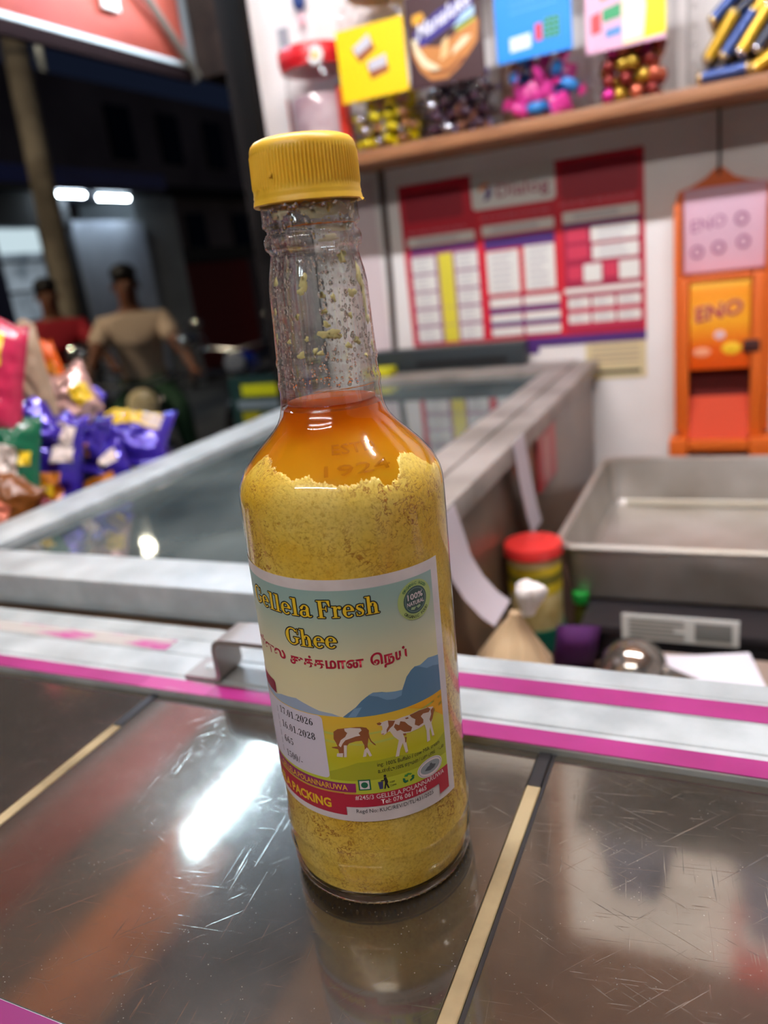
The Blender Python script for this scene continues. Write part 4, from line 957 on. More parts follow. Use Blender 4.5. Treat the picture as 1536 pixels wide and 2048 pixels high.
packet('snack_packet', 'purple snack packet with an orange band in the middle of the heap', (-0.775, 0.668, 0.030), rx(-14, 8, 20), 0.080, 0.12, 0.036, PURP, OP, seed=6)
packet('snack_packet', 'purple snack packet wedged high beside the green one', (-0.790, 0.672, 0.098), rx(-20, -24, 28), 0.062, 0.075, 0.032, PURP, [(-0.8, -0.2, -0.4, 0.3, PPW, 'pale_print')], seed=7)
packet('snack_packet', 'shiny purple snack packet with the brightest glint at mid rack', (-0.785, 0.738, 0.066), rx(-28, 12, 24), 0.075, 0.070, 0.040, PURP, [(-0.3, 0.5, -0.75, -0.35, POR, 'orange_print')], seed=8)
packet('snack_packet', 'purple snack packet with a broad yellow top at the right end of the heap', (-0.775, 0.815, 0.048), rx(-52, 8, 22), 0.115, 0.09, 0.044, PURP, [(-0.65, 0.75, 0.05, 0.8, PYL, 'yellow_print'), (0.35, 0.8, 0.1, 0.6, PPW, 'pale_print')], seed=9)
packet('snack_packet', 'purple snack packet with an orange wedge low on the freezer edge', (-0.760, 0.742, 0.008), rx(-10, -16, 22), 0.075, 0.090, 0.036, PURP, OP, seed=10)
packet('snack_packet', 'dark purple snack packet with a yellow face by the white freezer rail', (-0.765, 0.812, -0.012), rx(-14, 10, 24), 0.080, 0.080, 0.034, mat('foil_dark_purple', (46, 32, 104), rough=0.25, coat=0.4), YP, seed=11)
packet('snack_packet', 'red brown snack packet at the bottom left under the green one', (-0.745, 0.600, -0.020), rx(-14, 12, 20), 0.110, 0.10, 0.04, RBR, [(-0.1, 0.7, -0.5, 0.3, PNK, 'pink_print')], seed=12)
packet('snack_packet', 'brown gold snack packet with a pink corner at the left frame edge', (-0.760, 0.575, 0.030), rx(-20, 30, 20), 0.085, 0.075, 0.03, BRF, [(-0.6, 0.5, -0.6, 0.1, mat('print_salmon', (226, 130, 104), rough=0.35), 'salmon_print')], seed=13)
packet('snack_packet', 'dark red snack packet lowest in the heap by the freezer corner', (-0.735, 0.655, -0.055), rx(-14, -6, 20), 0.12, 0.09, 0.04, mat('foil_wine', (110, 20, 48), rough=0.3, coat=0.4), [(-0.7, 0.1, -0.3, 0.5, PNK, 'pink_print')], seed=14)

packet('snack_packet', 'small gold and purple snack packet behind the silvery pink one', (-0.815, 0.775, 0.095), rx(-20, 18, 28), 0.060, 0.065, 0.026, PURP, [(-0.7, 0.7, 0.0, 0.75, PYL, 'yellow_print')], seed=15)
packet('snack_packet', 'small purple snack packet standing up behind the yellow topped one', (-0.835, 0.805, 0.060), rx(-4, -8, 30), 0.040, 0.085, 0.018, PURP, [(-0.5, 0.5, -0.6, -0.1, POR, 'orange_print')], seed=16)
packet('snack_packet', 'tiny white printed purple packet left of the shiny purple one', (-0.755, 0.690, 0.082), rx(-24, 20, 22), 0.042, 0.050, 0.022, PURP, [(-0.6, 0.6, -0.6, 0.4, PPW, 'white_print')], seed=17)

# ------------------------------------------------------------------ awning front, strut, shutter box
BAN = mat('awning_orange', (158, 56, 36), rough=0.7)
mottle(BAN, (144, 46, 30), (164, 66, 44), scale=3)
aw = thing('awning_banner', 'orange red awning banner with a white lower edge at the top left', 'awning', loc=(-1.36, 1.4, 0.79))
mb = MB(); n = 40; vs = []; fs = []
for k in (0, 1):
    for i in range(n+1):
        y = 0.2+1.79*i/n
        for z, dx in ((0.815, 0.0), (0.84, 0.003), (0.87, 0.004), (0.91, 0.0), (0.975, 0.0)):
            vs.append((-1.395+0.006*math.sin(y*11)*(z > 0.82)+dx-0.003*k, y, z))
q = (n+1)*5
for i in range(n):
    for j in range(4):
        a = i*5+j; fs += [(a, a+5, a+6, a+1), (q+a, q+a+1, q+a+6, q+a+5)]
mb._add(vs, fs); obj('fabric', mb, BAN, aw, world=True)
mb = MB(); mb.box(-1.400, -1.388, 0.2, 2.0, 0.806, 0.818, bev=0.003); obj('white_edge', mb, mat('awning_white', (226, 220, 210), rough=0.5), aw, world=True)
mb = MB(); mb.box(-1.408, -1.390, 0.2, 2.005, 0.774, 0.8055, bev=0.003); obj('bottom_bar', mb, mat('awning_bar', (34, 20, 19), rough=0.9, spec=0.05), aw, world=True)
mb = MB(); mb.tube([(-1.375, 2.005, 0.785), (-1.36, 1.80, 0.95), (-1.345, 1.58, 1.12), (-1.34, 1.45, 1.23)], 0.010, n=10); obj('strut', mb, mat('strut_grey', (112, 98, 84), rough=0.5), aw, world=True)
mb = MB(); mb.box(-1.386, -1.376, 1.675, 1.73, 0.885, 0.93, bev=0.002); obj('white_tag', mb, mat('tag_cream', (244, 240, 222), rough=0.5), aw, world=True)
mb = MB(); mb.box(-1.402, -1.392, 0.2, 2.0, 0.976, 1.165, bev=0.002); obj('grey_panel', mb, mat('awning_grey', (92, 82, 72), rough=0.7), aw, world=True)
RFO = mottle(mat('tarpaulin_orange', (216, 116, 26), rough=0.6), (200, 100, 18), (226, 130, 36), scale=3)
mb = MB(); mb.box(-1.400, -1.394, 0.2, 2.0, 1.166, 1.296, bev=0.001); mb.box(-1.41, -1.28, 0.2, 1.40, 1.297, 1.303, bev=0.001); obj('orange_tarpaulin', mb, RFO, aw, world=True)
mb = MB(); mb.box(-1.41, -1.385, 0.2, 2.0, 1.304, 1.325, bev=0.003); obj('top_bar', mb, MATS['awning_bar'], aw, world=True)
# brown shutter box and its grey edge
bx = thing('shutter_box', 'dark brown shutter box at the end of the awning', 'shutter box', loc=(-1.3, 2.15, 0.775))
mb = MB(); mb.box(-1.40, -1.19, 2.035, 2.20, 0.785, 1.45, bev=0.006); obj('box', mb, mottle(mat('shutter_brown', (48, 34, 28), rough=0.8, spec=0.1), (38, 27, 22), (60, 44, 36), scale=9), bx, world=True)
mb = MB(); mb.box(-1.405, -1.395, 2.008, 2.034, 0.775, 1.44, bev=0.003); obj('edge_strip', mb, mat('strip_grey', (128, 118, 112), rough=0.5), bx, world=True)
mb = MB(); mb.tube([(-1.20, 1.95, 0.85), (-1.20, 2.0, 0.62), (-1.19, 2.0, 0.60)], 0.012, n=10); mb.tube([(-1.20, 2.0, 0.60), (-1.20, 2.02, 0.36)], 0.009, n=10); obj('guide_rod', mb, mat('guide_brown', (104, 84, 74), rough=0.6), bx, world=True)

# ------------------------------------------------------------------ fluorescent lamps
def tube_lamp(name, label, a, b, r, col, strength, hous=True, group=None, mname=None):
    a, b = Vector(a), Vector(b); d = (b-a).normalized()
    t = thing(name, label, 'lamp', loc=tuple((a+b)/2), group=group)
    mb = MB(); mb.tube([a, b], r, n=16); obj('tube', mb, glow(mname or name+'_glow', col, strength), t, world=True)
    mb = MB(); mb.tube([a-d*0.03, a-d*0.0005], r*1.15, n=12); mb.tube([b+d*0.0005, b+d*0.03], r*1.15, n=12); obj('end_cap', mb, WLID, t, world=True)
    if hous:
        mb = MB(); mb.tube([a-d*0.03+Vector((0, 0, r*2.4)), b+d*0.03+Vector((0, 0, r*2.4))], r*1.2, n=4); obj('batten', mb, WLID, t, world=True)
    return t
tube_lamp('awning_tube_lamp', 'cool white tube lamp under the awning, mirrored as a bright streak in the counter', (-1.144, 1.091, 1.0), (-1.215, 1.93, 1.0), 0.014, (196, 228, 255), L_FRONT)
tube_lamp('ceiling_tube_lamp', 'warm white tube lamp on the ceiling above the counter', (-0.70, 0.50, 1.22), (0.50, 0.50, 1.22), 0.014, (246, 248, 255), L_SHOP)
tube_lamp('fill_tube_lamp', 'white fill tube lamp added behind the camera to light the bottle front', (-0.9, -0.85, 1.28), (0.3, -0.85, 1.28), 0.014, (250, 248, 246), L_FILL)  # unseen fill lamp, added to light the label and the wall

sl_ = thing('street_lamp', 'tall street lamp added out of frame to brighten the riders and motorcycles', 'lamp', loc=(-5.2, 1.0, GZ))  # unseen lamp added to brighten the dark street
mb = MB(); mb.tube([(-5.2, 1.0, GZ), (-5.2, 1.0, 2.7), (-5.0, 1.1, 2.95), (-4.6, 1.25, 3.0)], [0.06, 0.045, 0.035, 0.03], n=14); obj('post', mb, mat('lamp_post', (90, 90, 92), rough=0.5), sl_, world=True)
mb = MB(); mb.box(-4.62, -4.22, 1.20, 1.36, 2.97, 3.03, bev=0.02); obj('head', mb, MATS['lamp_post'], sl_, world=True)
mb = MB(); mb.box(-4.59, -4.25, 1.22, 1.34, 2.955, 2.969); obj('lens', mb, glow('street_lamp_glow', (255, 236, 206), L_LAMP/10), sl_, world=True)

fl_ = thing('flood_light', 'distant flood light on a mast, mirrored as a round glint in the freezer glass', 'lamp', loc=(-21.375, 22.005, GZ))
mb = MB(); mb.tube([(-21.375-0.3, 22.005+0.6, GZ), (-21.375-0.3, 22.005+0.6, 9.353)], 0.12, n=12); obj('mast', mb, MATS['lamp_post'], fl_, world=True)
mb = MB(); mb.ball((-21.375, 22.005, 9.353), (0.36, 0.30, 0.30), 3); obj('lens', mb, glow('flood_glow', (255, 246, 214), 60.0), fl_, world=True)
l2 = dup(sl_, (0.4, 16.0, GZ), (0, 0, rad(40)), label='second added street lamp, unseen behind the shop wall, brightening the far road')  # hidden copy added to light the far road

# ------------------------------------------------------------------ across the street
shp = thing('street_shop', 'low white walled shop with a blue fascia across the street', 'building', loc=(-8.6, 8.6, GZ))
FW = mottle(mat('shop_white_wall', (176, 184, 200), rough=0.8), (156, 164, 182), (190, 198, 212), scale=1.2)
mb = MB(); mb.box(-8.9, -8.0, 8.25, 9.62, GZ, 1.26); obj('white_wall', mb, FW, shp, world=True, smooth=False)
mb = MB(); mb.box(-9.2, -8.15, 9.66, 10.62, GZ, 1.62); obj('grey_wall', mb, mottle(mat('shop_grey_wall', (150, 156, 160), rough=0.8), (134, 140, 144), (164, 170, 174), scale=1.0), shp, world=True, smooth=False)
mb = MB(); mb.box(-9.0, -7.75, 6.6, 10.0, 1.66, 1.86); obj('blue_fascia', mb, mat('fascia_blue', (34, 56, 140), rough=0.5), shp, world=True, smooth=False)
mb = MB(); mb.box(-9.0, -7.78, 6.6, 10.0, 1.60, 1.655); obj('soffit', mb, mat('soffit_grey', (60, 62, 70), rough=0.6), shp, world=True, smooth=False)
mb = MB(); mb.box(-9.0, -8.02, 6.6, 8.24, 1.20, 1.595); obj('dark_lintel', mb, mat('lintel_dark', (44, 46, 50), rough=0.7), shp, world=True, smooth=False)
mb = MB(); mb.box(-8.9, -8.05, 6.2, 7.02, GZ, 1.19); obj('blue_wall', mb, mat('shop_navy', (18, 26, 66), rough=0.6), shp, world=True, smooth=False)
mb = MB(); mb.box(-8.9, -8.05, 7.72, 8.24, GZ, 1.19); obj('dark_pier', mb, MATS['lintel_dark'], shp, world=True, smooth=False)
mb = MB(); mb.box(-8.9, -8.1, 7.03, 7.71, GZ, 1.19)
LW = bpy.data.materials.new('glowing_board_face'); LW.use_nodes = True  # display board; the light falling on it is put in as emission
b_ = LW.node_tree.nodes['Principled BSDF']; tc = N(LW, 'ShaderNodeTexCoord'); nn = N(LW, 'ShaderNodeTexNoise'); nn.inputs['Scale'].default_value = 5; LK(LW, tc.outputs['Object'], nn.inputs['Vector'])
rr_ = ramp(LW, nn.outputs[0], [(0.3, lin((120, 136, 150))), (0.7, lin((190, 206, 220)))]); LK(LW, rr_.outputs[0], b_.inputs['Base Color']); LK(LW, rr_.outputs[0], b_.inputs['Emission Color']); b_.inputs['Emission Strength'].default_value = 0.42
wn = obj('glowing_board', mb, LW, shp, world=True, smooth=False)
for z in (0.78, 0.42, 0.06, -0.3):
    mb = MB(); mb.box(-8.1, -8.06, 7.03, 7.71, z, z+0.035); obj('board_shelf', mb, MATS['lintel_dark'], wn, world=True, smooth=False)
mb = MB(); mb.box(-8.098, -8.07, 7.05, 7.69, 0.90, 1.17); obj('bright_sign', mb, glow('sign_glow', (214, 236, 244), 0.85), wn, world=True, smooth=False)
tube_lamp('street_tube_lamp', 'left glowing tube of the pair under the blue fascia', (-7.86, 7.86, 1.56), (-7.86, 8.40, 1.56), 0.024, (226, 244, 255), L_STREET, hous=False, mname='street_glow')
tube_lamp('street_tube_lamp', 'right glowing tube of the pair under the blue fascia', (-7.86, 8.64, 1.535), (-7.86, 9.24, 1.535), 0.024, (226, 244, 255), L_STREET, hous=False, mname='street_glow')
# dark buildings and the red shutter behind
bk = thing('dark_building', 'unlit tall dark building with black windows behind the street shop', 'building', loc=(-14, 16, GZ))
DB = mottle(mat('dark_building_wall', (120, 112, 116), rough=0.85), (106, 98, 102), (132, 124, 128), scale=0.6)
mb = MB(); mb.box(-17, -12.5, 8.0, 26.0, GZ, 4.6); obj('wall', mb, DB, bk, world=True, smooth=False)
WB = mat('black_window', (10, 11, 18), rough=0.2)
for y, z in ((14.5, 3.1), (16.2, 3.1), (18.0, 3.1), (19.8, 3.1), (14.5, 0.9), (16.6, 0.9), (18.6, 0.9), (20.6, 0.9)):
    mb = MB(); mb.box(-12.5, -12.44, y, y+0.75, z, z+1.1, bev=0.0); f = obj('window', mb, WB, bk, world=True, smooth=False)
mb = MB(); mb.box(-12.5, -12.1, 8.0, 26.0, 2.36, 2.55); obj('ledge', mb, mat('ledge_dark', (30, 28, 32), rough=0.8), bk, world=True, smooth=False)
rs = thing('red_shutter', 'dark red shutter of a closed shop behind the motorcycles', 'shutter', loc=(-9.4, 13.0, GZ))
mb = MB()
for i in range(14): mb.box(-9.5, -9.42, 11.9, 14.4, GZ+0.01+i*0.14, GZ+0.01+i*0.14+0.128, bev=0.0)
mb.box(-9.6, -9.5, 11.9, 14.4, GZ, GZ+2.0); obj('curtain', mb, mat('shutter_red', (110, 16, 22), rough=0.6), rs, world=True, smooth=False)
mb = MB(); mb.box(-9.65, -9.35, 11.8, 14.5, GZ+2.0, GZ+2.25); obj('head_box', mb, MATS['lintel_dark'], rs, world=True, smooth=False)
# pole
pl = thing('utility_pole', 'tall pale concrete utility pole leaning at the left across the street', 'pole', loc=(-5.75, 5.55, GZ))
mb = MB(); mb.tube([(-5.77, 5.53, GZ), (-5.71, 5.60, 0.40), (-5.675, 5.64, 2.15), (-5.625, 5.675, 4.02)], [0.118, 0.110, 0.104, 0.098], n=24); obj('shaft', mb, mottle(mat('pole_concrete', (156, 144, 124), rough=0.8), (116, 106, 90), (178, 166, 144), scale=3), pl, world=True)
mb = MB(); mb.torus(0.112, 0.016, Matrix.Translation((-5.672, 5.642, 2.30)), n=28, k=8); mb.tube([(-5.75, 5.50, 2.30), (-6.2, 5.15, 2.28), (-7.3, 4.75, 2.45)], 0.015, n=6); obj('wire_clamp', mb, mat('wire_grey', (120, 116, 110), rough=0.6), pl, world=True)
# street board (yellow and green)
bd = thing('sign_board', 'low yellow and dark green sign board standing beyond the freezer', 'sign', loc=(-1.1, 1.72, GZ))
mb = MB(); mb.box(-1.245, -0.955, 1.71, 1.725, -0.165, -0.005); bo = obj('board', mb, mat('board_green', (22, 52, 48), rough=0.5), bd, world=True, smooth=False)
mb = MB(); mb.box(-1.205, -0.96, 1.7085, 1.7098, -0.055, -0.025); obj('yellow_line', mb, mat('board_yellow', (206, 206, 20), rough=0.5), bo, world=True, smooth=False)
mb = MB(); mb.box(-1.225, -0.96, 1.7085, 1.7098, -0.090, -0.066); obj('grey_line', mb, mat('board_grey', (120, 132, 136), rough=0.5), bo, world=True, smooth=False)
mb = MB(); mb.box(-1.215, -1.16, 1.7085, 1.7098, -0.155, -0.098); mb.box(-1.15, -0.965, 1.7085, 1.7098, -0.150, -0.103); obj('olive_line', mb, mat('board_olive', (158, 150, 14), rough=0.5), bo, world=True, smooth=False)
for x in (-1.24, -0.965):
    mb = MB(); mb.box(x-0.012, x+0.012, 1.7255, 1.745, GZ, -0.01); obj('leg', mb, DARK, bd, world=True, smooth=False)

# ------------------------------------------------------------------ motorcycles
TYR = mat('tyre', (22, 22, 23), rough=0.7); CHR = mat('chrome', (190, 190, 188), rough=0.18, metal=0.95); ENG = mat('engine_grey', (110, 112, 114), rough=0.4, metal=0.6)
def motorcycle(label, loc, rz, tank, shield, lamp=(224, 206, 160)):
    t = thing('motorcycle', label, 'motorcycle', loc=loc, rot=(0, 0, rz))
    RX = Matrix.Rotation(rad(90), 4, 'X')
    for x, nm in ((0.62, 'front_wheel'), (-0.62, 'rear_wheel')):
        mb = MB(); mb.torus(0.255, 0.045, Matrix.Translation((x, 0, 0.30)) @ RX, n=36, k=10); wv = obj(nm, mb, TYR, t)
        mb = MB(); mb.torus(0.215, 0.012, Matrix.Translation((x, 0, 0.30)) @ RX, n=32, k=6)
        for k in range(8):
            a = 2*math.pi*k/8; mb.tube([(x, 0, 0.30), (x+0.21*math.cos(a), 0, 0.30+0.21*math.sin(a))], 0.007, n=6)
        mb.tube([(x, -0.06, 0.30), (x, 0.06, 0.30)], 0.04, n=14); obj('rim', mb, CHR, wv)
    mb = MB(); mb.tube([(0.45, 0, 0.84), (0.25, 0, 0.62), (-0.1, 0, 0.45), (-0.35, 0, 0.48), (-0.62, 0, 0.30)], 0.035, n=10); mb.tube([(0.2, 0, 0.66), (-0.3, 0, 0.68), (-0.75, 0, 0.72)], 0.03, n=10); obj('frame', mb, BLACK, t)
    mb = MB()
    for s in (-1, 1): mb.tube([(0.62, 0.075*s, 0.30), (0.42, 0.075*s, 0.90)], [0.022, 0.026], n=10)
    obj('front_fork', mb, CHR, t)
    mb = MB(); mb.tube([(0.33, 0, 0.80), (0.20, 0, 0.84), (0.02, 0, 0.82), (-0.10, 0, 0.76)], [0.05, 0.125, 0.12, 0.05], n=18); obj('fuel_tank', mb, tank, t)
    mb = MB(); mb.tube([(-0.06, 0, 0.77), (-0.2, 0, 0.775), (-0.5, 0, 0.79), (-0.74, 0, 0.83)], [0.07, 0.11, 0.115, 0.06], n=16); obj('seat', mb, BLACK, t)
    mb = MB(); mb.box(-0.12, 0.20, -0.13, 0.13, 0.28, 0.56, bev=0.04); mb.tube([(0.05, 0, 0.5), (0.16, 0, 0.66)], [0.09, 0.08], n=14); obj('engine', mb, ENG, t)
    mb = MB(); mb.tube([(0.12, -0.12, 0.34), (0.05, -0.15, 0.24), (-0.3, -0.16, 0.26), (-0.82, -0.17, 0.36)], [0.02, 0.025, 0.035, 0.045], n=12); obj('exhaust', mb, CHR, t)
    for x, nm in ((0.62, 'front_fender'), (-0.62, 'rear_fender')):
        mb = MB(); vs = []; fs = []; nn_ = 12
        for i in range(nn_+1):
            a = rad(20+130*i/nn_ if x > 0 else 40+110*i/nn_)
            for y, dr in ((-0.06, -0.02), (0, 0.01), (0.06, -0.02), (0.055, -0.028), (0, 0.002), (-0.055, -0.028)):
                vs.append((x+(0.325+dr)*math.cos(a), y, 0.30+(0.325+dr)*math.sin(a)))
        for i in range(nn_):
            for j in range(6): a, b = i*6, i*6+6; fs.append((a+j, a+(j+1) % 6, b+(j+1) % 6, b+j))
        mb._add(vs, fs); obj(nm, mb, shield, t)
    mb = MB(); mb.lathe([(0, 0.05), (0.06, 0.095), (0.075, 0.10)], n=28, M=Matrix.Translation((0.44, 0, 0.90)) @ Matrix.Rotation(rad(90), 4, 'Y')); hl = obj('headlight', mb, BLACK, t)
    mb = MB(); mb.ball((0.515, 0, 0.90), (0.03, 0.094, 0.094), 3); obj('lens', mb, mat('lens_%d' % lamp[0], lamp, rough=0.1, coat=1.0), hl)
    mb = MB(); mb.tube([(0.24, -0.36, 1.0), (0.36, -0.24, 1.03), (0.41, 0, 0.99), (0.36, 0.24, 1.03), (0.24, 0.36, 1.0)], 0.013, n=8); hbv = obj('handlebar', mb, CHR, t)
    for s in (-1, 1):
        mb = MB(); mb.tube([(0.16, 0.37*s, 0.985), (0.27, 0.345*s, 1.006)], 0.019, n=10); obj('grip', mb, TYR, hbv)
        mb = MB(); mb.tube([(0.36, 0.24*s, 1.03), (0.38, 0.30*s, 1.20)], 0.006, n=6); mb.ball((0.38, 0.32*s, 1.24), (0.02, 0.07, 0.05), 2); obj('mirror', mb, CHR, t)
        mb = MB(); mb.box(0.05, 0.12, min(0.14*s, 0.30*s), max(0.14*s, 0.30*s), 0.30, 0.325, bev=0.008); obj('foot_peg', mb, TYR, t)
    mb = MB(); mb.box(-0.88, -0.80, -0.07, 0.07, 0.70, 0.78, bev=0.015); obj('tail_light', mb, RED, t)
    mb = MB(); mb.tube([(-0.1, 0.05, 0.3), (-0.14, 0.16, 0.12), (-0.16, 0.24, 0.0)], 0.011, n=8); obj('kick_stand', mb, BLACK, t)
    return t
SLVP = mat('silver_paint', (176, 182, 186), rough=0.25, metal=0.5); BLKP = mat('black_paint', (20, 20, 22), rough=0.2, coat=1.0); BLUP = mat('blue_paint', (24, 52, 170), rough=0.2, coat=1.0); REDP = mat('red_paint', (170, 26, 44), rough=0.25, coat=1.0)
A1 = rad(-52)
pA = Vector((-3.62, 4.05, GZ)); pB = Vector((-4.72, 4.45, GZ))
motorcycle('black motorcycle with silver fenders under the rider in the cream shirt', tuple(pA), A1, BLKP, SLVP)
motorcycle('dark motorcycle under the rider in the red and cream shirt', tuple(pB), rad(-40), mat('grey_paint', (70, 76, 80), rough=0.3, coat=0.6), BLKP)
motorcycle('blue tanked motorcycle parked furthest from the riders', (-4.05, 5.95, GZ), rad(-70), BLUP, BLKP, lamp=(150, 160, 180))
motorcycle('black motorcycle with a red fender parked nearest the sign board', (-2.55, 3.85, GZ), rad(140), BLKP, REDP, lamp=(230, 226, 220))
# ------------------------------------------------------------------ riders
SKIN = mat('skin_brown', (120, 76, 54), rough=0.55, sss=0.1); HAIR = mat('black_hair', (18, 15, 14), rough=0.5)
def skinned(name, nodes, edges, m, parent, sub=2, root=0):
    me = bpy.data.meshes.new(name); me.from_pydata([n[:3] for n in nodes], edges, []); me.materials.append(m)
    o = bpy.data.objects.new(name, me); COL.objects.link(o); o.parent = parent
    md = o.modifiers.new('skin', 'SKIN'); md.use_smooth_shade = True
    for i, n in enumerate(nodes):
        r = n[3]; sv = me.skin_vertices[0].data[i]; sv.radius = r if isinstance(r, tuple) else (r, r); sv.use_root = (i == root)
    s = o.modifiers.new('subdivision', 'SUBSURF'); s.levels = sub; s.render_levels = sub
    return o
def rider(label, loc, rz, shirt, trouser, lean, head_turn, stripe=None, reach=False):
    t = thing('person', label, 'person', loc=loc, rot=(0, 0, rz))
    nd, ed = [], []
    def P(x, y, z, r, par=None):
        nd.append((x, y, z, r))
        if par is not None: ed.append((par, len(nd)-1))
        return len(nd)-1
    zs = 0.86; lx = lean
    pel = P(-0.30, 0, zs+0.06, (0.15, 0.12)); wa = P(-0.29+lx*0.3, 0, zs+0.22, (0.135, 0.105), pel); chs = P(-0.27+lx*0.7, 0, zs+0.42, (0.155, 0.115), wa)
    up = P(-0.26+lx, 0, zs+0.52, (0.12, 0.09), chs); nk = P(-0.25+lx*1.05, 0, zs+0.60, 0.055, up); hd = P(-0.235+lx*1.1, 0, zs+0.70, (0.075, 0.085), nk); tp = P(-0.235+lx*1.1, 0, zs+0.79, (0.07, 0.085), hd)
    sh = {}
    for s in (-1, 1):
        so = P(-0.26+lx, 0.185*s, zs+0.50, 0.062, up)
        el = P(0.02+lx*0.5, 0.30*s, zs+0.28, 0.045, so)
        wr = P(0.185, 0.345*s, 1.02, 0.028, el); pm = P(0.225, 0.352*s, 1.012, (0.034, 0.02), wr)
        for k in range(4):
            yy = 0.352*s+(k-1.5)*0.019
            a = P(0.265-0.006*abs(k-1.5), yy, 1.018, 0.0095, pm); b = P(0.270-0.006*abs(k-1.5), yy, 0.992, 0.0085, a); P(0.245, yy, 0.978, 0.0075, b)
        th = P(0.222, 0.352*s-0.036*s, 0.998, 0.010, pm); P(0.245, 0.352*s-0.046*s, 0.982, 0.0085, th)
        hp = P(-0.27, 0.10*s, zs+0.02, 0.088, pel); kn = P(0.16, 0.20*s, zs-0.05, 0.066, hp); an = P(0.05, 0.22*s, 0.42, 0.042, kn); hl = P(0.055, 0.22*s, 0.36, 0.04, an); P(0.17, 0.225*s, 0.345, (0.034, 0.026), hl)
    body = skinned('body', nd, ed, SKIN, t)
    # shirt and trousers follow the same skeleton a little wider
    def sub(keep, grow, name, m):
        idx = {k: i for i, k in enumerate(keep)}
        n2 = []
        for k in keep:
            x, y, z, r = nd[k]; r = tuple(q*1.0+grow for q in r) if isinstance(r, tuple) else r+grow
            n2.append((x, y, z, r))
        e2 = [(idx[a], idx[b]) for a, b in ed if a in idx and b in idx]
        return skinned(name, n2, e2, m, t)
    arms = [k for k in range(len(nd)) if False]
    so1 = 7; per = len(nd)-7; half = per//2
    ids = list(range(7, 7+half)), list(range(7+half, 7+2*half))
    trunk = [pel, wa, chs, up]
    n_s = [nd[k] for k in trunk]
    keep = trunk[:]
    nodes2 = []; edges2 = []
    def Q(x, y, z, r, par=None):
        nodes2.append((x, y, z, r))
        if par is not None: edges2.append((par, len(nodes2)-1))
        return len(nodes2)-1
    g = 0.016
    q0 = Q(-0.30, 0, zs+0.03, (0.165, 0.135)); q1 = Q(-0.29+lx*0.3, 0, zs+0.22, (0.152, 0.122), q0); q2 = Q(-0.27+lx*0.7, 0, zs+0.42, (0.195, 0.165), q1); q3 = Q(-0.26+lx, 0, zs+0.52, (0.165, 0.15), q2); Q(-0.255+lx, 0, zs+0.57, (0.085, 0.08), q3)
    for s in (-1, 1):
        a = Q(-0.26+lx, 0.185*s, zs+0.50, 0.080, q3); Q(-0.26+lx+0.6*(0.28-lx*0.5), (0.185+0.6*0.115)*s, zs+0.50-0.6*0.22, 0.072, a)
    shirt_o = skinned('shirt', nodes2, edges2, shirt, t)
    if stripe:
        st2 = []; se2 = []
        st2.append((-0.295+lx*0.15, 0, zs+0.08, (0.185, 0.155))); st2.append((-0.28+lx*0.45, 0, zs+0.30, (0.205, 0.175))); se2.append((0, 1))
        skinned('shirt_lower_band', st2, se2, stripe, t)
    nodes3 = []; e3 = []
    def T_(x, y, z, r, par=None):
        nodes3.append((x, y, z, r))
        if par is not None: e3.append((par, len(nodes3)-1))
        return len(nodes3)-1
    r0 = T_(-0.30, 0, zs+0.05, (0.165, 0.13))
    for s in (-1, 1):
        a = T_(-0.27, 0.10*s, zs+0.02, 0.098, r0); b = T_(0.16, 0.20*s, zs-0.05, 0.078, a); T_(0.06, 0.22*s, 0.46, 0.058, b)
    skinned('trousers', nodes3, e3, trouser, t)
    hx = -0.235+lx*1.1
    mb = MB(); mb.ball((hx-0.018, 0, zs+0.825), (0.092, 0.086, 0.062), 3); mb.ball((hx-0.050, 0, zs+0.765), (0.056, 0.082, 0.075), 3); obj('hair', mb, HAIR, t)
    for s in (-1, 1):
        mb = MB(); mb.ball((hx+0.078, 0.03*s, zs+0.755), (0.008, 0.013, 0.008), 2); obj('eye', mb, mat('eye_dark', (60, 50, 46), rough=0.3), t)
        mb = MB(); mb.ball((hx, 0.084*s, zs+0.735), (0.018, 0.01, 0.026), 2); obj('ear', mb, SKIN, t)
    mb = MB(); mb.tube([(hx+0.078, 0, zs+0.755), (hx+0.098, 0, zs+0.72), (hx+0.082, 0, zs+0.712)], [0.008, 0.013, 0.010], n=8); obj('nose', mb, SKIN, t)
    mb = MB(); mb.ball((hx+0.076, 0, zs+0.682), (0.008, 0.024, 0.006), 2); obj('mouth', mb, mat('lips', (110, 52, 46), rough=0.5), t)
    for s in (-1, 1):
        mb = MB(); mb.tube([(0.0, 0.22*s, 0.335), (0.08, 0.225*s, 0.335), (0.20, 0.23*s, 0.33)], [0.035, 0.042, 0.03], n=12); obj('shoe', mb, BLACK, t)
    return t
rider('person in a cream shirt seated on the black and silver motorcycle', tuple(pA), A1, mat('cream_shirt', (206, 184, 160), rough=0.8), mat('dark_green_trousers', (26, 62, 40), rough=0.8), 0.10, 0)
rider('person in a red and cream shirt seated on a motorcycle beside the pole', tuple(pB), rad(-40), mat('red_shirt', (168, 28, 44), rough=0.8), mat('navy_trousers', (30, 34, 48), rough=0.8), 0.16, 0, stripe=mat('cream_band', (204, 188, 168), rough=0.8))

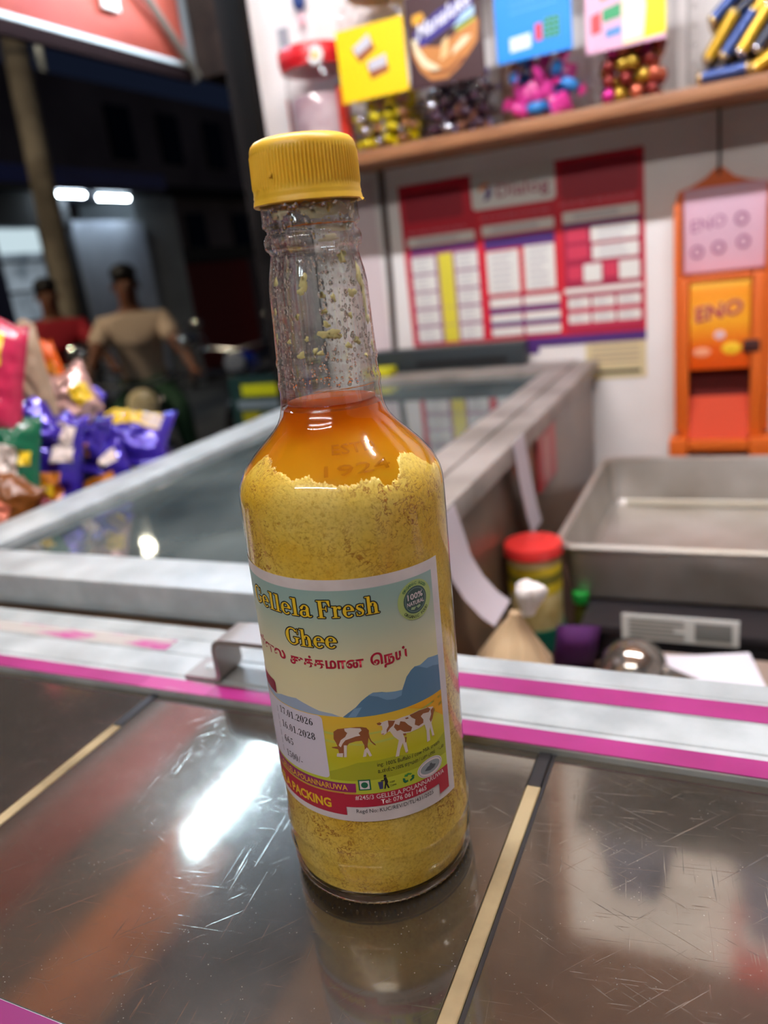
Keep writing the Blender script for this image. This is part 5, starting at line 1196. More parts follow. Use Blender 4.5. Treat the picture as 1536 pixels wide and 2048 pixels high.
# ------------------------------------------------------------------ the ghee bottle
E1, E2, AX = Vector((0.878172, 0.47781, -0.022608)), Vector((0.477893, -0.878416, -0.001901)), Vector((0.020767, 0.009134, 0.999743))
bt = thing('ghee_bottle', 'glass bottle of yellow ghee with a yellow ribbed cap and printed label on the counter', 'bottle')
_m = Matrix(((E1.x, -E2.x, AX.x), (E1.y, -E2.y, AX.y), (E1.z, -E2.z, AX.z)))
bt.rotation_euler = _m.to_euler(); bt.location = (-0.13469, 0.236477, 0.0009)
mm = 0.001
R_OUT = 37.4
PROF = [(6.0, 37.4), (12.5, 37.4), (13.5, 37.95), (14.6, 37.4), (22.5, 37.4), (23.5, 37.95), (24.6, 37.4), (36, 37.4), (60, 37.4), (100, 37.4), (140, 37.4), (154, 37.4), (158, 37.3), (161, 37.0), (163.5, 36.4), (166, 35.3), (168.5, 33.9), (171, 31.9), (173.5, 29.7), (176, 27.2), (178.5, 24.6), (181, 22.1), (183.5, 20.2), (186, 19.0), (189, 18.2), (192, 17.95), (195, 17.8), (196.2, 18.15), (197.6, 18.15), (198.8, 17.75), (203, 17.5), (204.0, 17.85), (205.2, 17.85), (206.2, 17.45), (211, 17.25), (218, 17.0), (224, 16.85), (229, 16.7), (233, 16.1), (237, 15.15), (239.6, 14.65), (240.6, 15.0), (241.2, 15.9), (242.2, 16.25), (244.2, 16.25), (245.4, 15.8), (246.4, 14.9), (247.2, 14.85), (247.9, 15.5), (248.4, 16.15), (249.4, 16.15), (250.2, 15.95), (256, 15.95)]
def prof_r(h):
    for (a, ra), (b, rb) in zip(PROF, PROF[1:]):
        if h <= b:
            t = max(0, (h-a)/(b-a)); return ra+(rb-ra)*t
    return PROF[-1][1]
BGLASS = thin_glass('bottle_glass', (250, 251, 249), (150, 150, 138), ior=1.5, rough=0.015)
mb = MB(); mb.lathe([(z*mm, r*mm) for z, r in PROF if z <= 189], n=144, cap0=False, cap1=False)
obj('glass_body', mb, BGLASS, bt, sharp=60)
NECK = neck_glass('neck_glass', 0.20)
ups = [(z, r) for z, r in PROF if z >= 189]
mb = MB(); loop = [(z*mm, r*mm) for z, r in ups]+[(256.2*mm, 14.6*mm)]+[(h*mm, (prof_r(h)-2.3)*mm) for h in (255.8, 249, 244, 240, 237, 233, 229, 224, 218, 212, 206, 200, 194, 190.8)]+[(189.4*mm, 16.6*mm), (189*mm, prof_r(189)*mm)]
mb.lathe(loop, n=144, cap0=False, cap1=False)
bmesh.ops.remove_doubles(mb.bm, verts=mb.bm.verts[:], dist=1e-6)
obj('glass_neck', mb, NECK, bt, sharp=60)
# thick foot of solid glass with a knurled ring
FOOT = mat('foot_glass', (244, 244, 238), rough=0.03, trans=1.0, ior=1.48)
mb = MB(); mb.lathe([(0.0, 0.0335), (0.0004, 0.0350), (0.0016, 0.0364), (0.0035, 0.0372), (0.0060, 0.0374)], n=144, rfun=lambda z, a, r: r*(1+0.004*max(0, math.cos(72*a))) if z < 0.003 else r)
obj('glass_foot', mb, FOOT, bt, sharp=60)
mb = MB()
for k in range(90):
    a = 2*math.pi*k/90; mb.ball((0.0361*math.cos(a), 0.0361*math.sin(a), 0.0016), (0.0006, 0.0006, 0.0011), 1, Matrix.Rotation(a, 4, 'Z'))
stuff(obj('foot_knurl', mb, FOOT, bt))
# contents: granular ghee below, clear oil above
GH = mat('granular_ghee', (226, 186, 78), rough=0.55, sss=0.0, coat=0.3, coat_rough=0.15)
def _gh():
    m = GH; b = m.node_tree.nodes['Principled BSDF']; tc = N(m, 'ShaderNodeTexCoord')
    def nz(scale, detail, rough=0.55, dist=0.0, loc=(0, 0, 0)):
        q = N(m, 'ShaderNodeTexNoise'); q.inputs['Scale'].default_value = scale; q.inputs['Detail'].default_value = detail; q.inputs['Roughness'].default_value = rough; q.inputs['Distortion'].default_value = dist
        mp = N(m, 'ShaderNodeMapping'); mp.inputs['Location'].default_value = loc; LK(m, tc.outputs['Object'], mp.inputs[0]); LK(m, mp.outputs[0], q.inputs['Vector']); return q.outputs[0]
    g8 = lambda v: (v, v, v, 1)
    base = ramp(m, nz(34, 5, loc=(3.1, 1.7, 0.4)), [(0.28, lin((238, 184, 16))), (0.40, lin((242, 198, 62))), (0.55, lin((246, 212, 92))), (0.72, lin((250, 224, 124)))])
    grain = ramp(m, nz(760, 4, 0.7, loc=(1, 2, 3)), [(0.34, (0.74, 0.60, 0.30, 1)), (0.50, g8(1.0)), (0.7, g8(1.12))])
    mg = N(m, 'ShaderNodeMix', data_type='RGBA', blend_type='MULTIPLY'); mg.inputs[0].default_value = 0.75; LK(m, base.outputs[0], mg.inputs[6]); LK(m, grain.outputs[0], mg.inputs[7])
    # crumbly gaps where the orange oil shows through: medium noise under a broad mask, ragged by fine noise
    fine = N(m, 'ShaderNodeMath', operation='MULTIPLY_ADD'); fine.inputs[1].default_value = 0.16; LK(m, nz(900, 3, loc=(5, 1, 0)), fine.inputs[0]); LK(m, nz(210, 5, 0.6, 0.8), fine.inputs[2])
    dd = N(m, 'ShaderNodeMath', operation='SUBTRACT'); dd.inputs[1].default_value = 0.555; LK(m, fine.outputs[0], dd.inputs[0]); da = N(m, 'ShaderNodeMath', operation='ABSOLUTE'); LK(m, dd.outputs[0], da.inputs[0])
    gap = ramp(m, da.outputs[0], [(0.008, g8(1)), (0.026, g8(0))])
    hole = ramp(m, fine.outputs[0], [(0.40, g8(1)), (0.44, g8(0))])
    gx = N(m, 'ShaderNodeMath', operation='MAXIMUM'); LK(m, gap.outputs[0], gx.inputs[0]); LK(m, hole.outputs[0], gx.inputs[1]); gap = gx
    msk = ramp(m, nz(42, 3, loc=(0, 4, 2)), [(0.44, g8(0.06)), (0.62, g8(1))])
    gm = N(m, 'ShaderNodeMath', operation='MULTIPLY'); LK(m, gap.outputs[0], gm.inputs[0]); LK(m, msk.outputs[0], gm.inputs[1])
    mx = N(m, 'ShaderNodeMix', data_type='RGBA'); mx.inputs[7].default_value = lin((176, 104, 6)); LK(m, gm.outputs[0], mx.inputs[0]); LK(m, mg.outputs[2], mx.inputs[6]); LK(m, mx.outputs[2], b.inputs['Base Color'])
    hs_ = N(m, 'ShaderNodeMath', operation='SUBTRACT'); LK(m, grain.outputs[0], hs_.inputs[0]); LK(m, gm.outputs[0], hs_.inputs[1])
    bp = N(m, 'ShaderNodeBump'); bp.inputs['Strength'].default_value = 0.4; bp.inputs['Distance'].default_value = 0.0005; LK(m, hs_.outputs[0], bp.inputs['Height']); LK(m, bp.outputs[0], b.inputs['Normal'])
_gh()
OILB = [(-180, 166), (-120, 166), (-90, 167), (-79, 167.5), (-77, 168.4), (-74, 171), (-70.7, 173), (-64.8, 175.8), (-59, 175.6), (-53.3, 174.2), (-49, 172.9), (-45, 172.6), (-40, 172.2), (-35.9, 171.5), (-32, 170.4), (-29.3, 169.8), (-25.6, 171), (-21.5, 170.7), (-15.6, 170), (-10.1, 168.8), (-4.9, 168.2), (-1.5, 168), (3.6, 167.7), (7.1, 167.9), (10.9, 168.5), (14.5, 168.6), (18.2, 168.5), (21.6, 167.9), (23.5, 165.6), (26.3, 164.9), (29.8, 166.6), (34.0, 167.6), (37, 169.2), (38.5, 171.6), (44, 173.2), (50, 172.9), (55.4, 171.4), (61.2, 169), (67.2, 166), (90, 164), (180, 166)]
def ghee_top(deg):
    for (a, ha), (b, hb_) in zip(OILB, OILB[1:]):
        if a <= deg <= b:
            h = ha+(hb_-ha)*(deg-a)/(b-a); break
    s = deg*0.5
    nv = lambda f, o: noise.noise(Vector((s*f, o, 0)))
    h += 0.9*nv(0.35, 3.1)+1.3*(abs(nv(0.8, 7.7))-0.2)+0.9*(abs(nv(1.9, 1.3))-0.2)+0.45*(abs(nv(4.2, 9.3))-0.2)
    return h
def cylp(deg, h, r): 
    a = rad(deg); return (r*mm*math.sin(a), -r*mm*math.cos(a), h*mm)
NT = 900
mb = MB(); vs = []; fs = []
rows = [0.0, 0.06, 0.12, 0.2, 0.3, 0.4, 0.5, 0.6, 0.7, 0.78, 0.84, 0.88, 0.91, 0.935, 0.955, 0.97, 0.98, 0.988, 0.994, 1.0]
for i in range(NT):
    d = -180+360*i/NT; H = ghee_top(d)
    for k, t in enumerate(rows):
        h = 5.6+(H-5.6)*t
        w_ = 0.4 if t < 0.999 else 0.8
        r = prof_r(max(h, 6))-w_+0.05*noise.noise(Vector((d*0.4, h*0.8, 0)))
        if t == 0: r -= 1.2
        vs.append(cylp(d, h, r))
    vs.append(cylp(d, H-3, prof_r(H)-6))
nr = len(rows)+1
for i in range(NT):
    j = (i+1) % NT
    for k in range(nr-1): fs.append((i*nr+k, j*nr+k, j*nr+k+1, i*nr+k+1))
fs.append(tuple(i*nr for i in range(NT-1, -1, -1)))
mb._add(vs, fs); obj('granular_ghee', mb, GH, bt, sharp=80)
OIL = mat('ghee_oil', (240, 140, 16), rough=0.12, coat=0.5, coat_rough=0.03, trans=0.0)
def _oil():
    m = OIL; nt = m.node_tree; b = nt.nodes['Principled BSDF']; tc = N(m, 'ShaderNodeTexCoord')
    n1 = N(m, 'ShaderNodeTexNoise'); n1.inputs['Scale'].default_value = 40; n1.inputs['Detail'].default_value = 4; LK(m, tc.outputs['Object'], n1.inputs['Vector'])
    sp = N(m, 'ShaderNodeSeparateXYZ'); LK(m, tc.outputs['Object'], sp.inputs[0])
    # light passing through the oil is painted in: darker orange on top, paler below
    mr = N(m, 'ShaderNodeMapRange'); mr.inputs[1].default_value = 0.192; mr.inputs[2].default_value = 0.168; LK(m, sp.outputs['Z'], mr.inputs[0])
    ad = N(m, 'ShaderNodeMath', operation='ADD'); k = N(m, 'ShaderNodeMath', operation='MULTIPLY_ADD'); k.inputs[1].default_value = 0.5; k.inputs[2].default_value = -0.25; LK(m, n1.outputs[0], k.inputs[0]); LK(m, mr.outputs[0], ad.inputs[0]); LK(m, k.outputs[0], ad.inputs[1])
    r = ramp(m, ad.outputs[0], [(0.0, lin((220, 108, 6))), (0.30, lin((230, 126, 10))), (0.6, lin((242, 166, 24))), (1.0, lin((242, 186, 40)))]); LK(m, r.outputs[0], b.inputs['Base Color'])
    tr = N(m, 'ShaderNodeBsdfTranslucent'); LK(m, r.outputs[0], tr.inputs[0]); mx = N(m, 'ShaderNodeMixShader'); mx.inputs[0].default_value = 0.45
    LK(m, b.outputs[0], mx.inputs[1]); LK(m, tr.outputs[0], mx.inputs[2]); LK(m, mx.outputs[0], nt.nodes['Material Output'].inputs[0])
_oil()
hs = [148, 150, 154, 158, 161, 163.5, 166, 168.5, 171, 173.5, 176, 178.5, 181, 183.5, 186, 188, 189.6, 190.4]
mb = MB(); mb.lathe([(h*mm, (prof_r(h)-0.7-(0.0 if h < 186 else 0.5 if h < 188.5 else 2.0))*mm) for h in hs]+[(0.1906, 0.0156), (0.1903, 0.0148), (0.1902, 0.008)], n=144, cap0=False)
obj('ghee_oil', mb, OIL, bt, sharp=60)
# embossed lettering on the shoulder
EMB = thin_glass('embossed_glass', (250, 240, 220), (190, 180, 160), ior=2.1, rough=0.05)
def on_profile(name, body, d0, d1, h0, cap_h, m, bold=0.0, off=0.15, thick=0.5):
    vf = text2d(body, bold, res=2); vs, fs = fit2d(vf, d0, d1, 0, 1.0)
    mb = MB()
    P = lambda x, y, o_: cylp(x, h0+y*cap_h, prof_r(h0+y*cap_h)+o_)
    bv0 = [P(x, y, -0.2) for x, y in vs]; bv1 = [P(x, y, off+thick*0.5) for x, y in vs]; n = len(vs)
    from collections import Counter
    ec = Counter()
    for f in fs:
        for a, b in zip(f, f[1:]+f[:1]): ec[(a, b)] += 1
    side = [(a, b, n+b, n+a) for (a, b) in ec if (b, a) not in ec]
    mb._add(bv0+bv1, [tuple(n+i for i in f) for f in fs]+side)
    return obj(name, mb, m, bt, sharp=40)
on_profile('embossed_text', 'ESTD', -4.4, 28.5, 176.4, 2.9, EMB, bold=0.0)
on_profile('embossed_text', '1924', -9.5, 31.5, 170.6, 3.1, EMB, bold=0.0)
# cap
CAP = mottle(mat('cap_yellow', (236, 186, 46), rough=0.42, sss=0.0), (228, 176, 38), (240, 194, 58), scale=60)
def ribs(z, a, r):
    k = (z/mm-259.2)/1.2; k = max(0, min(1, k)); q = max(0, min(1, (270.3-z/mm)/0.8)); return r+0.00028*min(k, q)*math.copysign(abs(math.cos(90*a))**0.6, math.cos(90*a))
mb = MB(); mb.lathe([(z*mm, r*mm) for z, r in [(254.9, 16.3), (254.6, 17.6), (255.0, 17.95), (256.4, 17.7), (257.0, 17.5), (257.6, 17.62), (258.2, 17.45), (259.2, 17.4), (260.4, 17.4), (262.5, 17.35), (266, 17.28), (269.5, 17.2), (270.3, 17.2), (271.4, 17.1), (272.6, 16.6), (273.6, 15.6), (274.3, 13.8), (274.7, 11.0), (274.85, 6.0)]], n=720, cap0=False, rfun=ribs)
cp = obj('cap', mb, CAP, bt, sharp=50)
mb = MB(); p = Vector(cylp(-38, 262.6, 17.45)); mb.ball(p, (0.0006, 0.0006, 0.0006), 2); p2 = Vector(cylp(-36.5, 263.2, 17.45)); mb.ball(p2, (0.0004, 0.0004, 0.0008), 2); obj('moulding_nub', mb, CAP, cp)
mb = MB(); vs = []; fs = []
for i in range(9):
    d = 66+i*2.2; vs += [cylp(d, 255.2, 17.8), cylp(d, 254.3-0.5*math.sin(i), 18.5+0.2*math.sin(i*2))]
for i in range(8): fs.append((2*i, 2*i+2, 2*i+3, 2*i+1))
mb._add(vs, fs); obj('torn_flash', mb, CAP, cp)
# droplets and fat specks inside the neck
DROP = mat('droplet_glass', (255, 255, 250), rough=0.02, trans=1.0, ior=1.33)
FAT = mat('fat_smear', (238, 228, 160), rough=0.5, coat=0.4, coat_rough=0.1)
rnd = random.Random(11)
mb = MB()
def at_wall(d, h, ins):
    return Vector(cylp(d, h, prof_r(h)-ins))
for k in range(1250):
    d = rnd.uniform(-100, 100); h = rnd.uniform(197, 240) if rnd.random() < 0.8 else rnd.uniform(240, 254)
    # the clear window left of centre has few drops
    if -30 < d < -2 and 206 < h < 236 and rnd.random() < 0.72: continue
    s = rnd.choice((0.22, 0.28, 0.3, 0.38, 0.45, 0.6))*rnd.uniform(0.8, 1.25)
    M_ = Matrix.Rotation(rad(d), 4, 'Z')
    mb.ball(at_wall(d, h, 0.25 if k % 3 else 2.45), (s*mm, 0.28*mm, s*mm*rnd.uniform(1.0, 1.7)), 1 if s < 0.35 else 2, M_)
stuff(obj('condensed_droplets', mb, DROP, bt))
def blob(d, h, rx_, rz_, seed, m, name='fat_smear', ins=0.45):
    q = random.Random(seed); mb = MB(); vs = [tuple(at_wall(d, h, ins-0.25))]; n = 22; ph = [q.uniform(0, 6) for _ in range(4)]
    for ring, k in ((0.6, -0.22), (1.0, 0.05)):
        for i in range(n):
            a = 2*math.pi*i/n; w_ = 1+0.22*math.sin(2*a+ph[0])+0.18*math.sin(3*a+ph[1])+0.12*math.sin(5*a+ph[2])+0.08*math.sin(9*a+ph[3])
            x = rx_*ring*w_*math.cos(a); z = rz_*ring*w_*math.sin(a); rr = prof_r(h)
            vs.append(tuple(at_wall(d+math.degrees(x/rr), h+z, ins+k)))
    fs = [(0, 1+i, 1+(i+1) % n) for i in range(n)]+[(1+i, 1+n+i, 1+n+(i+1) % n, 1+(i+1) % n) for i in range(n)]
    mb._add(vs, fs); return obj(name, mb, m, bt, sharp=80)
for i, (d, h, a_, b_) in enumerate(((-16.5, 230.6, 1.25, 1.7), (-20.5, 228.0, 0.9, 1.1), (36, 237.4, 1.5, 1.3), (-59, 231.5, 0.8, 1.3), (41, 226, 1.3, 1.2), (60, 230, 1.5, 3.6), (63, 222, 1.1, 2.6), (66, 217, 1.2, 1.5), (5.5, 214.0, 2.4, 1.3), (14, 213.2, 1.2, 0.9), (4, 217.0, 0.9, 0.8), (27, 209.6, 0.9, 0.8), (39, 210.8, 1.0, 1.0), (-6.0, 208.2, 0.75, 0.75), (-29, 207.9, 1.0, 1.0), (-12, 209.0, 0.7, 0.8), (3.2, 226.2, 0.6, 0.9), (15.5, 225.2, 0.6, 1.0), (3.5, 221.2, 0.7, 0.7), (34, 219, 0.7, 0.7), (-20, 213, 0.6, 0.6), (-44, 212.4, 0.6, 0.7), (-70, 213.5, 0.5, 1.4), (-28.5, 220.2, 0.6, 0.7), (70, 208, 1.0, 1.4), (50, 205.5, 0.5, 0.7), (-66, 222, 0.6, 0.9))):
    blob(d, h, a_*1.3, b_*1.3, i, FAT)
HAZE = mat('fat_film', (220, 206, 160), rough=0.6, alpha=0.55)
for i, (d, h, a_, b_) in enumerate(((10, 251.6, 6.5, 2.3), (38, 251.8, 4.5, 2.2), (62, 251.5, 3.0, 2.0), (30, 246.5, 6.5, 1.1), (52, 247.0, 4.0, 1.3), (-40, 251.5, 3.2, 1.6), (20, 243.2, 3.5, 1.0))):
    blob(d, h, a_, b_, 50+i, HAZE, 'fat_film', ins=0.8)
blob(24, 252.6, 1.2, 1.5, 91, mat('fat_lump', (206, 176, 84), rough=0.5), 'fat_smear', ins=0.6)
OF = mat('oil_line', (206, 110, 20), rough=0.2, coat=0.5)
for h, d0, d1, t_ in ((248.0, -35, 80, 0.5), (196.0, -20, 62, 0.35)):
    mb = MB(); pts = [cylp(d0+(d1-d0)*i/40, h-0.2+0.25*noise.noise(Vector((i*0.4, h, 0))), prof_r(h)-0.9) for i in range(41)]
    mb.tube(pts, [t_*mm*(0.3+0.7*abs(noise.noise(Vector((i*0.23, h, 4)))))*min(1, i/4+0.2, (40-i)/4+0.2) for i in range(41)], n=6); obj('oil_trace', mb, OF, bt)

# ------------------------------------------------------------------ paper label, printed in flat layers wrapped round the bottle
LAB_R = 37.55
def wrap(name, polys, m, layer, parent, step=2.0, smooth=True):
    """polys: list of (points(s,h) mm, faces or None) laid on the cylinder, cut every 2 mm so they follow the curve"""
    bm = bmesh.new()
    for vs, fs in polys:
        bv = [bm.verts.new((x, y, 0)) for x, y in vs]
        for f in (fs if fs else [tuple(range(len(vs)))]):
            try: bm.faces.new([bv[i] for i in f])
            except ValueError: pass
    bmesh.ops.triangulate(bm, faces=bm.faces[:])
    if bm.verts:
        x0 = min(v.co.x for v in bm.verts); x1 = max(v.co.x for v in bm.verts)
        x = math.ceil((x0+1e-4)/step)*step
        while x < x1-1e-4:
            bmesh.ops.bisect_plane(bm, geom=bm.verts[:]+bm.edges[:]+bm.faces[:], dist=1e-5, plane_co=(x, 0, 0), plane_no=(1, 0, 0)); x += step
    r = LAB_R+0.035*layer
    for v in bm.verts:
        a = v.co.x/37.6; h = v.co.y; v.co = (r*mm*math.sin(a), -r*mm*math.cos(a), h*mm)
    me = bpy.data.meshes.new(name); bm.to_mesh(me); bm.free(); me.materials.append(m)
    me.polygons.foreach_set('use_smooth', [True]*len(me.polygons))
    o = bpy.data.objects.new(name, me); COL.objects.link(o); o.parent = parent
    return o
def lab_text(name, body, s0, s1, h, cap, m, layer, bold=0.0, slope=0.0):
    return wrap(name, [fit2d(text2d(body, bold), s0, s1, h, cap, 0.0, slope)], m, layer, lab)
def rect(x0, x1, y0, y1): return [(x0, y0), (x1, y0), (x1, y1), (x0, y1)]
def disc(cx, cy, rx_, ry_=None, n=32): return [(cx+rx_*math.cos(2*math.pi*k/n), cy+(ry_ or rx_)*math.sin(2*math.pi*k/n)) for k in range(n)]
def ringp(cx, cy, r0, r1, n=36, ky=1.0):
    vs = []; fs = []
    for k in range(n): a = 2*math.pi*k/n; vs += [(cx+r0*math.cos(a), cy+ky*r0*math.sin(a)), (cx+r1*math.cos(a), cy+ky*r1*math.sin(a))]
    for k in range(n): j = (k+1) % n; fs.append((2*k, 2*k+1, 2*j+1, 2*j))
    return vs, fs
PAP = mottle(mat('label_paper', (222, 216, 214), rough=0.5), (214, 208, 206), (228, 223, 221), scale=80)
sl = -0.030
bot = lambda s: 40.6+sl*(s+5)*1.0; top_ = lambda s: 136.9+sl*(s+5)*0.8
ss = [-66+2*i for i in range(50)]+[34.2]
poly = [(s, bot(s)) for s in ss]+[(s, top_(s)) for s in reversed(ss)]
LAYER0 = []
vs = []; fs = []
for s in ss: vs += [(s, bot(s)), (s, top_(s))]
for i in range(len(ss)-1): fs.append((2*i, 2*i+2, 2*i+3, 2*i+1))
lab = wrap('paper_label', [(vs, fs)], PAP, 0, bt)
def hgrad(name, stops, rough=0.45):
    m = mat(name, (200, 200, 200), rough=rough); b = m.node_tree.nodes['Principled BSDF']; tc = N(m, 'ShaderNodeTexCoord'); sp = N(m, 'ShaderNodeSeparateXYZ'); LK(m, tc.outputs['Object'], sp.inputs[0])
    lo, hi = stops[0][0], stops[-1][0]
    mr = N(m, 'ShaderNodeMapRange'); mr.inputs[1].default_value = lo*mm; mr.inputs[2].default_value = hi*mm; LK(m, sp.outputs['Z'], mr.inputs[0])
    r = ramp(m, mr.outputs[0], [((h-lo)/(hi-lo), lin(c)) for h, c in stops]); LK(m, r.outputs[0], b.inputs['Base Color']); return m
SKYP = hgrad('label_sky_print', [(84, (236, 230, 186)), (100, (230, 226, 178)), (108, (218, 218, 180)), (118, (186, 202, 178)), (126, (160, 190, 178)), (134, (148, 184, 178))])
vs = []; fs = []; s2 = [-64+2*i for i in range(47)]+[30.3]
for s in s2: vs += [(s, 84), (s, 133.0+sl*0.8*(s+5))]
for i in range(len(s2)-1): fs.append((2*i, 2*i+2, 2*i+3, 2*i+1))
wrap('sky_print', [(vs, fs)], SKYP, 1, lab)
MT = mat('mountain_blue', (90, 132, 164), rough=0.45); ML = mat('mountain_light_blue', (122, 164, 196), rough=0.45); MP = mat('mountain_pale', (160, 182, 204), rough=0.45)
wrap('pale_hills', [([(-64, 90), (-50, 88.5), (-45, 89), (-40.5, 87), (-36, 88.6), (-27.5, 89.9), (-23, 88.6), (-17.8, 86.9), (-13, 86.3), (-9.7, 85), (-9, 83), (-64, 83)], None)], MP, 2, lab)
wrap('mountains', [([(-9.7, 84.6), (-7.2, 86.6), (-4.2, 88.8), (-2.1, 91.0), (-0.1, 92.5), (2.3, 93.8), (5.5, 93.4), (8.2, 92.5), (12.0, 91.7), (12.9, 92.2), (15.0, 96.6), (17.0, 98.5), (18.6, 99.3), (21.1, 99.0), (24.9, 100.2), (30.3, 99.0), (30.3, 83.5), (-9, 83.5)], None)], MT, 2, lab)
wrap('mountain_light', [([(-7.3, 85.0), (-4.7, 88.3), (-2.1, 88.6), (-4.5, 85.0)], None), ([(0.5, 93.0), (2.3, 93.8), (4.0, 93.4), (10.2, 92.4), (12.9, 92.2), (12.4, 90.1), (9.9, 89.5), (6.8, 89.9), (3.9, 91.9)], None), ([(18.6, 99.3), (21.1, 99.0), (24.9, 100.2), (30.3, 99.0), (30.3, 95.0), (27, 96.2), (23.9, 96.5), (20.7, 98.5)], None)], ML, 3, lab)
FIELD = hgrad('label_field_print', [(52, (186, 204, 60)), (60, (196, 206, 56)), (68, (198, 196, 30)), (75, (214, 206, 70)), (80, (230, 196, 66)), (86, (236, 196, 60))])
vs = []; fs = []
for s in s2: vs += [(s, 52.0), (s, 84.8 if s > -10 else 85.2)]
for i in range(len(s2)-1): fs.append((2*i, 2*i+2, 2*i+3, 2*i+1))
wrap('field_print', [(vs, fs)], FIELD, 4, lab)
wrap('field_glow', [([(14, 84.6), (30.2, 84.6), (30.2, 74), (27, 77), (22, 81)], None)], mat('field_orange', (240, 176, 30), rough=0.45), 5, lab)
wrap('field_bands', [([(-17, 79), (-8, 77.8), (4, 78.4), (16, 81.6), (30, 83.2), (30, 82.4), (16, 80.6), (4, 77.6), (-8, 77.0), (-17, 78.0)], None), ([(-17, 75.6), (-4, 74), (10, 75), (30, 80.4), (30, 79.2), (10, 74.0), (-4, 73.2), (-17, 74.6)], None)], mat('field_lime', (196, 206, 96), rough=0.45), 5, lab)
wrap('field_grass', [([(-17, 62), (-6, 66.2), (8, 66.8), (22, 64), (30.2, 67), (30.2, 58), (18, 59), (-4, 58.4), (-17, 58.6)], None)], mat('field_moss', (170, 178, 40), rough=0.45), 5, lab)
# cows
CB = mat('cow_brown', (150, 92, 52), rough=0.45); CW = mat('cow_white', (226, 216, 206), rough=0.45); CD = mat('cow_shadow', (120, 70, 40), rough=0.45)
COWS = dict(c1brown=[(-13.3,79.0),(-11.7,80.2),(-8.8,80.7),(-5.0,81.0),(-3.2,80.9),(-1.4,80.4),(-0.6,79.2),(-1.0,76.3),(-1.7,73.2),(-1.6,71.5),(-2.8,71.4),(-2.8,73.3),(-3.5,75.3),(-5.6,75.2),(-8.1,74.4),(-9.0,73.3),(-9.6,68.7),(-10.7,68.5),(-10.9,70.3),(-11.5,69.1),(-12.2,69.6),(-12.4,71.8),(-14.6,72.2),(-14.8,72.5),(-12.5,73.0),(-12.9,74.5),(-13.6,76.0)],
 c1white=[(-9.2,80.5),(-6.9,80.8),(-3.5,80.4),(-3.1,79.5),(-4.3,78.5),(-3.8,77.4),(-5.4,77.2),(-7.3,76.5),(-9.3,75.7),(-10.4,74.4),(-11.3,72.7),(-12.0,73.5),(-11.0,75.7),(-9.2,77.1),(-8.3,78.7),(-9.1,79.5)],
 c1legs1=[(-10.1,73.6),(-9.0,73.6),(-9.6,68.7),(-10.6,68.6)], c1legs2=[(-3.0,71.4),(-2.0,72.4),(-1.4,71.5),(-0.5,68.8),(-1.4,68.5),(-2.2,70.5),(-2.6,68.7),(-3.8,68.6)], c1muzzle=[(-13.0,70.1),(-10.7,70.3),(-11.1,68.6),(-13.3,68.7)],
 c1tail=[(-0.7,78.1),(-0.6,76.3),(-0.1,74.8),(1.1,73.3),(1.3,72.7),(0.6,73.1),(-0.5,74.6),(-1.0,76.3)],
 c2body=[(6.0,81.9),(9.0,81.3),(12.0,81.6),(14.6,81.5),(18.5,81.8),(22.0,81.3),(25.2,80.3),(25.4,78.6),(24.4,75.8),(23.7,74.0),(24.6,68.5),(23.6,68.6),(22.9,72.7),(22.4,71.3),(22.4,67.5),(20.9,67.4),(21.1,72.0),(20.5,75.0),(17.8,74.6),(14.0,74.5),(11.4,74.9),(12.4,70.7),(12.7,67.1),(11.7,66.9),(11.0,71.2),(9.8,68.9),(9.1,66.3),(7.8,66.4),(8.6,69.3),(9.6,72.8),(7.9,74.9),(6.7,77.4),(5.7,77.1),(4.5,76.3),(3.5,77.0),(3.7,78.2),(4.2,78.6),(4.1,80.2),(2.8,80.7),(2.3,81.6),(3.4,81.7),(4.3,81.6)],
 c2b1=[(6.4,81.8),(9.0,81.0),(8.1,79.4),(6.8,78.5),(5.5,76.9),(5.6,78.3),(6.5,79.6)], c2b2=[(10.9,80.2),(12.6,79.4),(13.7,77.8),(15.2,76.2),(14.5,74.8),(12.0,75.4),(10.6,76.8),(9.3,76.7),(8.3,78.6),(8.9,79.8),(10.3,78.8)],
 c2b3=[(14.6,81.4),(18.5,81.7),(22.7,81.1),(23.8,79.9),(22.8,79.1),(20.3,79.7),(19.1,79.1),(20.1,77.3),(20.0,76.0),(17.9,75.6),(16.3,76.8),(16.8,78.8),(15.3,80.2)], c2b4=[(25.2,80.0),(25.4,78.3),(24.4,75.8),(23.4,74.6),(22.9,76.0),(23.9,77.7),(23.8,79.4)],
 c2ear=[(2.3,81.6),(3.4,81.8),(4.1,81.3),(3.6,80.6),(2.7,80.8)], c2patch=[(12.7,80.8),(13.9,80.9),(14.2,80.2),(13.2,80.2)], c2knee=[(11.3,74.9),(12.4,74.8),(12.7,73.9),(11.7,74.0)], c2shin=[(12.0,73.3),(12.7,73.1),(12.3,71.3),(11.9,70.9)])
g_ = lambda *k: [(COWS[q], None) for q in k]
wrap('cow_print', g_('c1brown', 'c1tail'), CB, 6, lab); wrap('cow_print', g_('c1white', 'c1legs1', 'c1legs2', 'c1muzzle'), CW, 7, lab)
wrap('cow_print', g_('c2body'), CW, 6, lab); wrap('cow_print', g_('c2b1', 'c2b2', 'c2b3', 'c2b4', 'c2ear', 'c2patch', 'c2knee', 'c2shin'), CB, 7, lab)
wrap('cow_print', [(disc(4.1, 76.9, 0.5, 0.25), None), (disc(12.2, 66.9, 0.4, 0.25), None), (disc(23.9, 68.7, 0.4, 0.25), None)], mat('cow_pink', (206, 160, 140), rough=0.5), 8, lab)
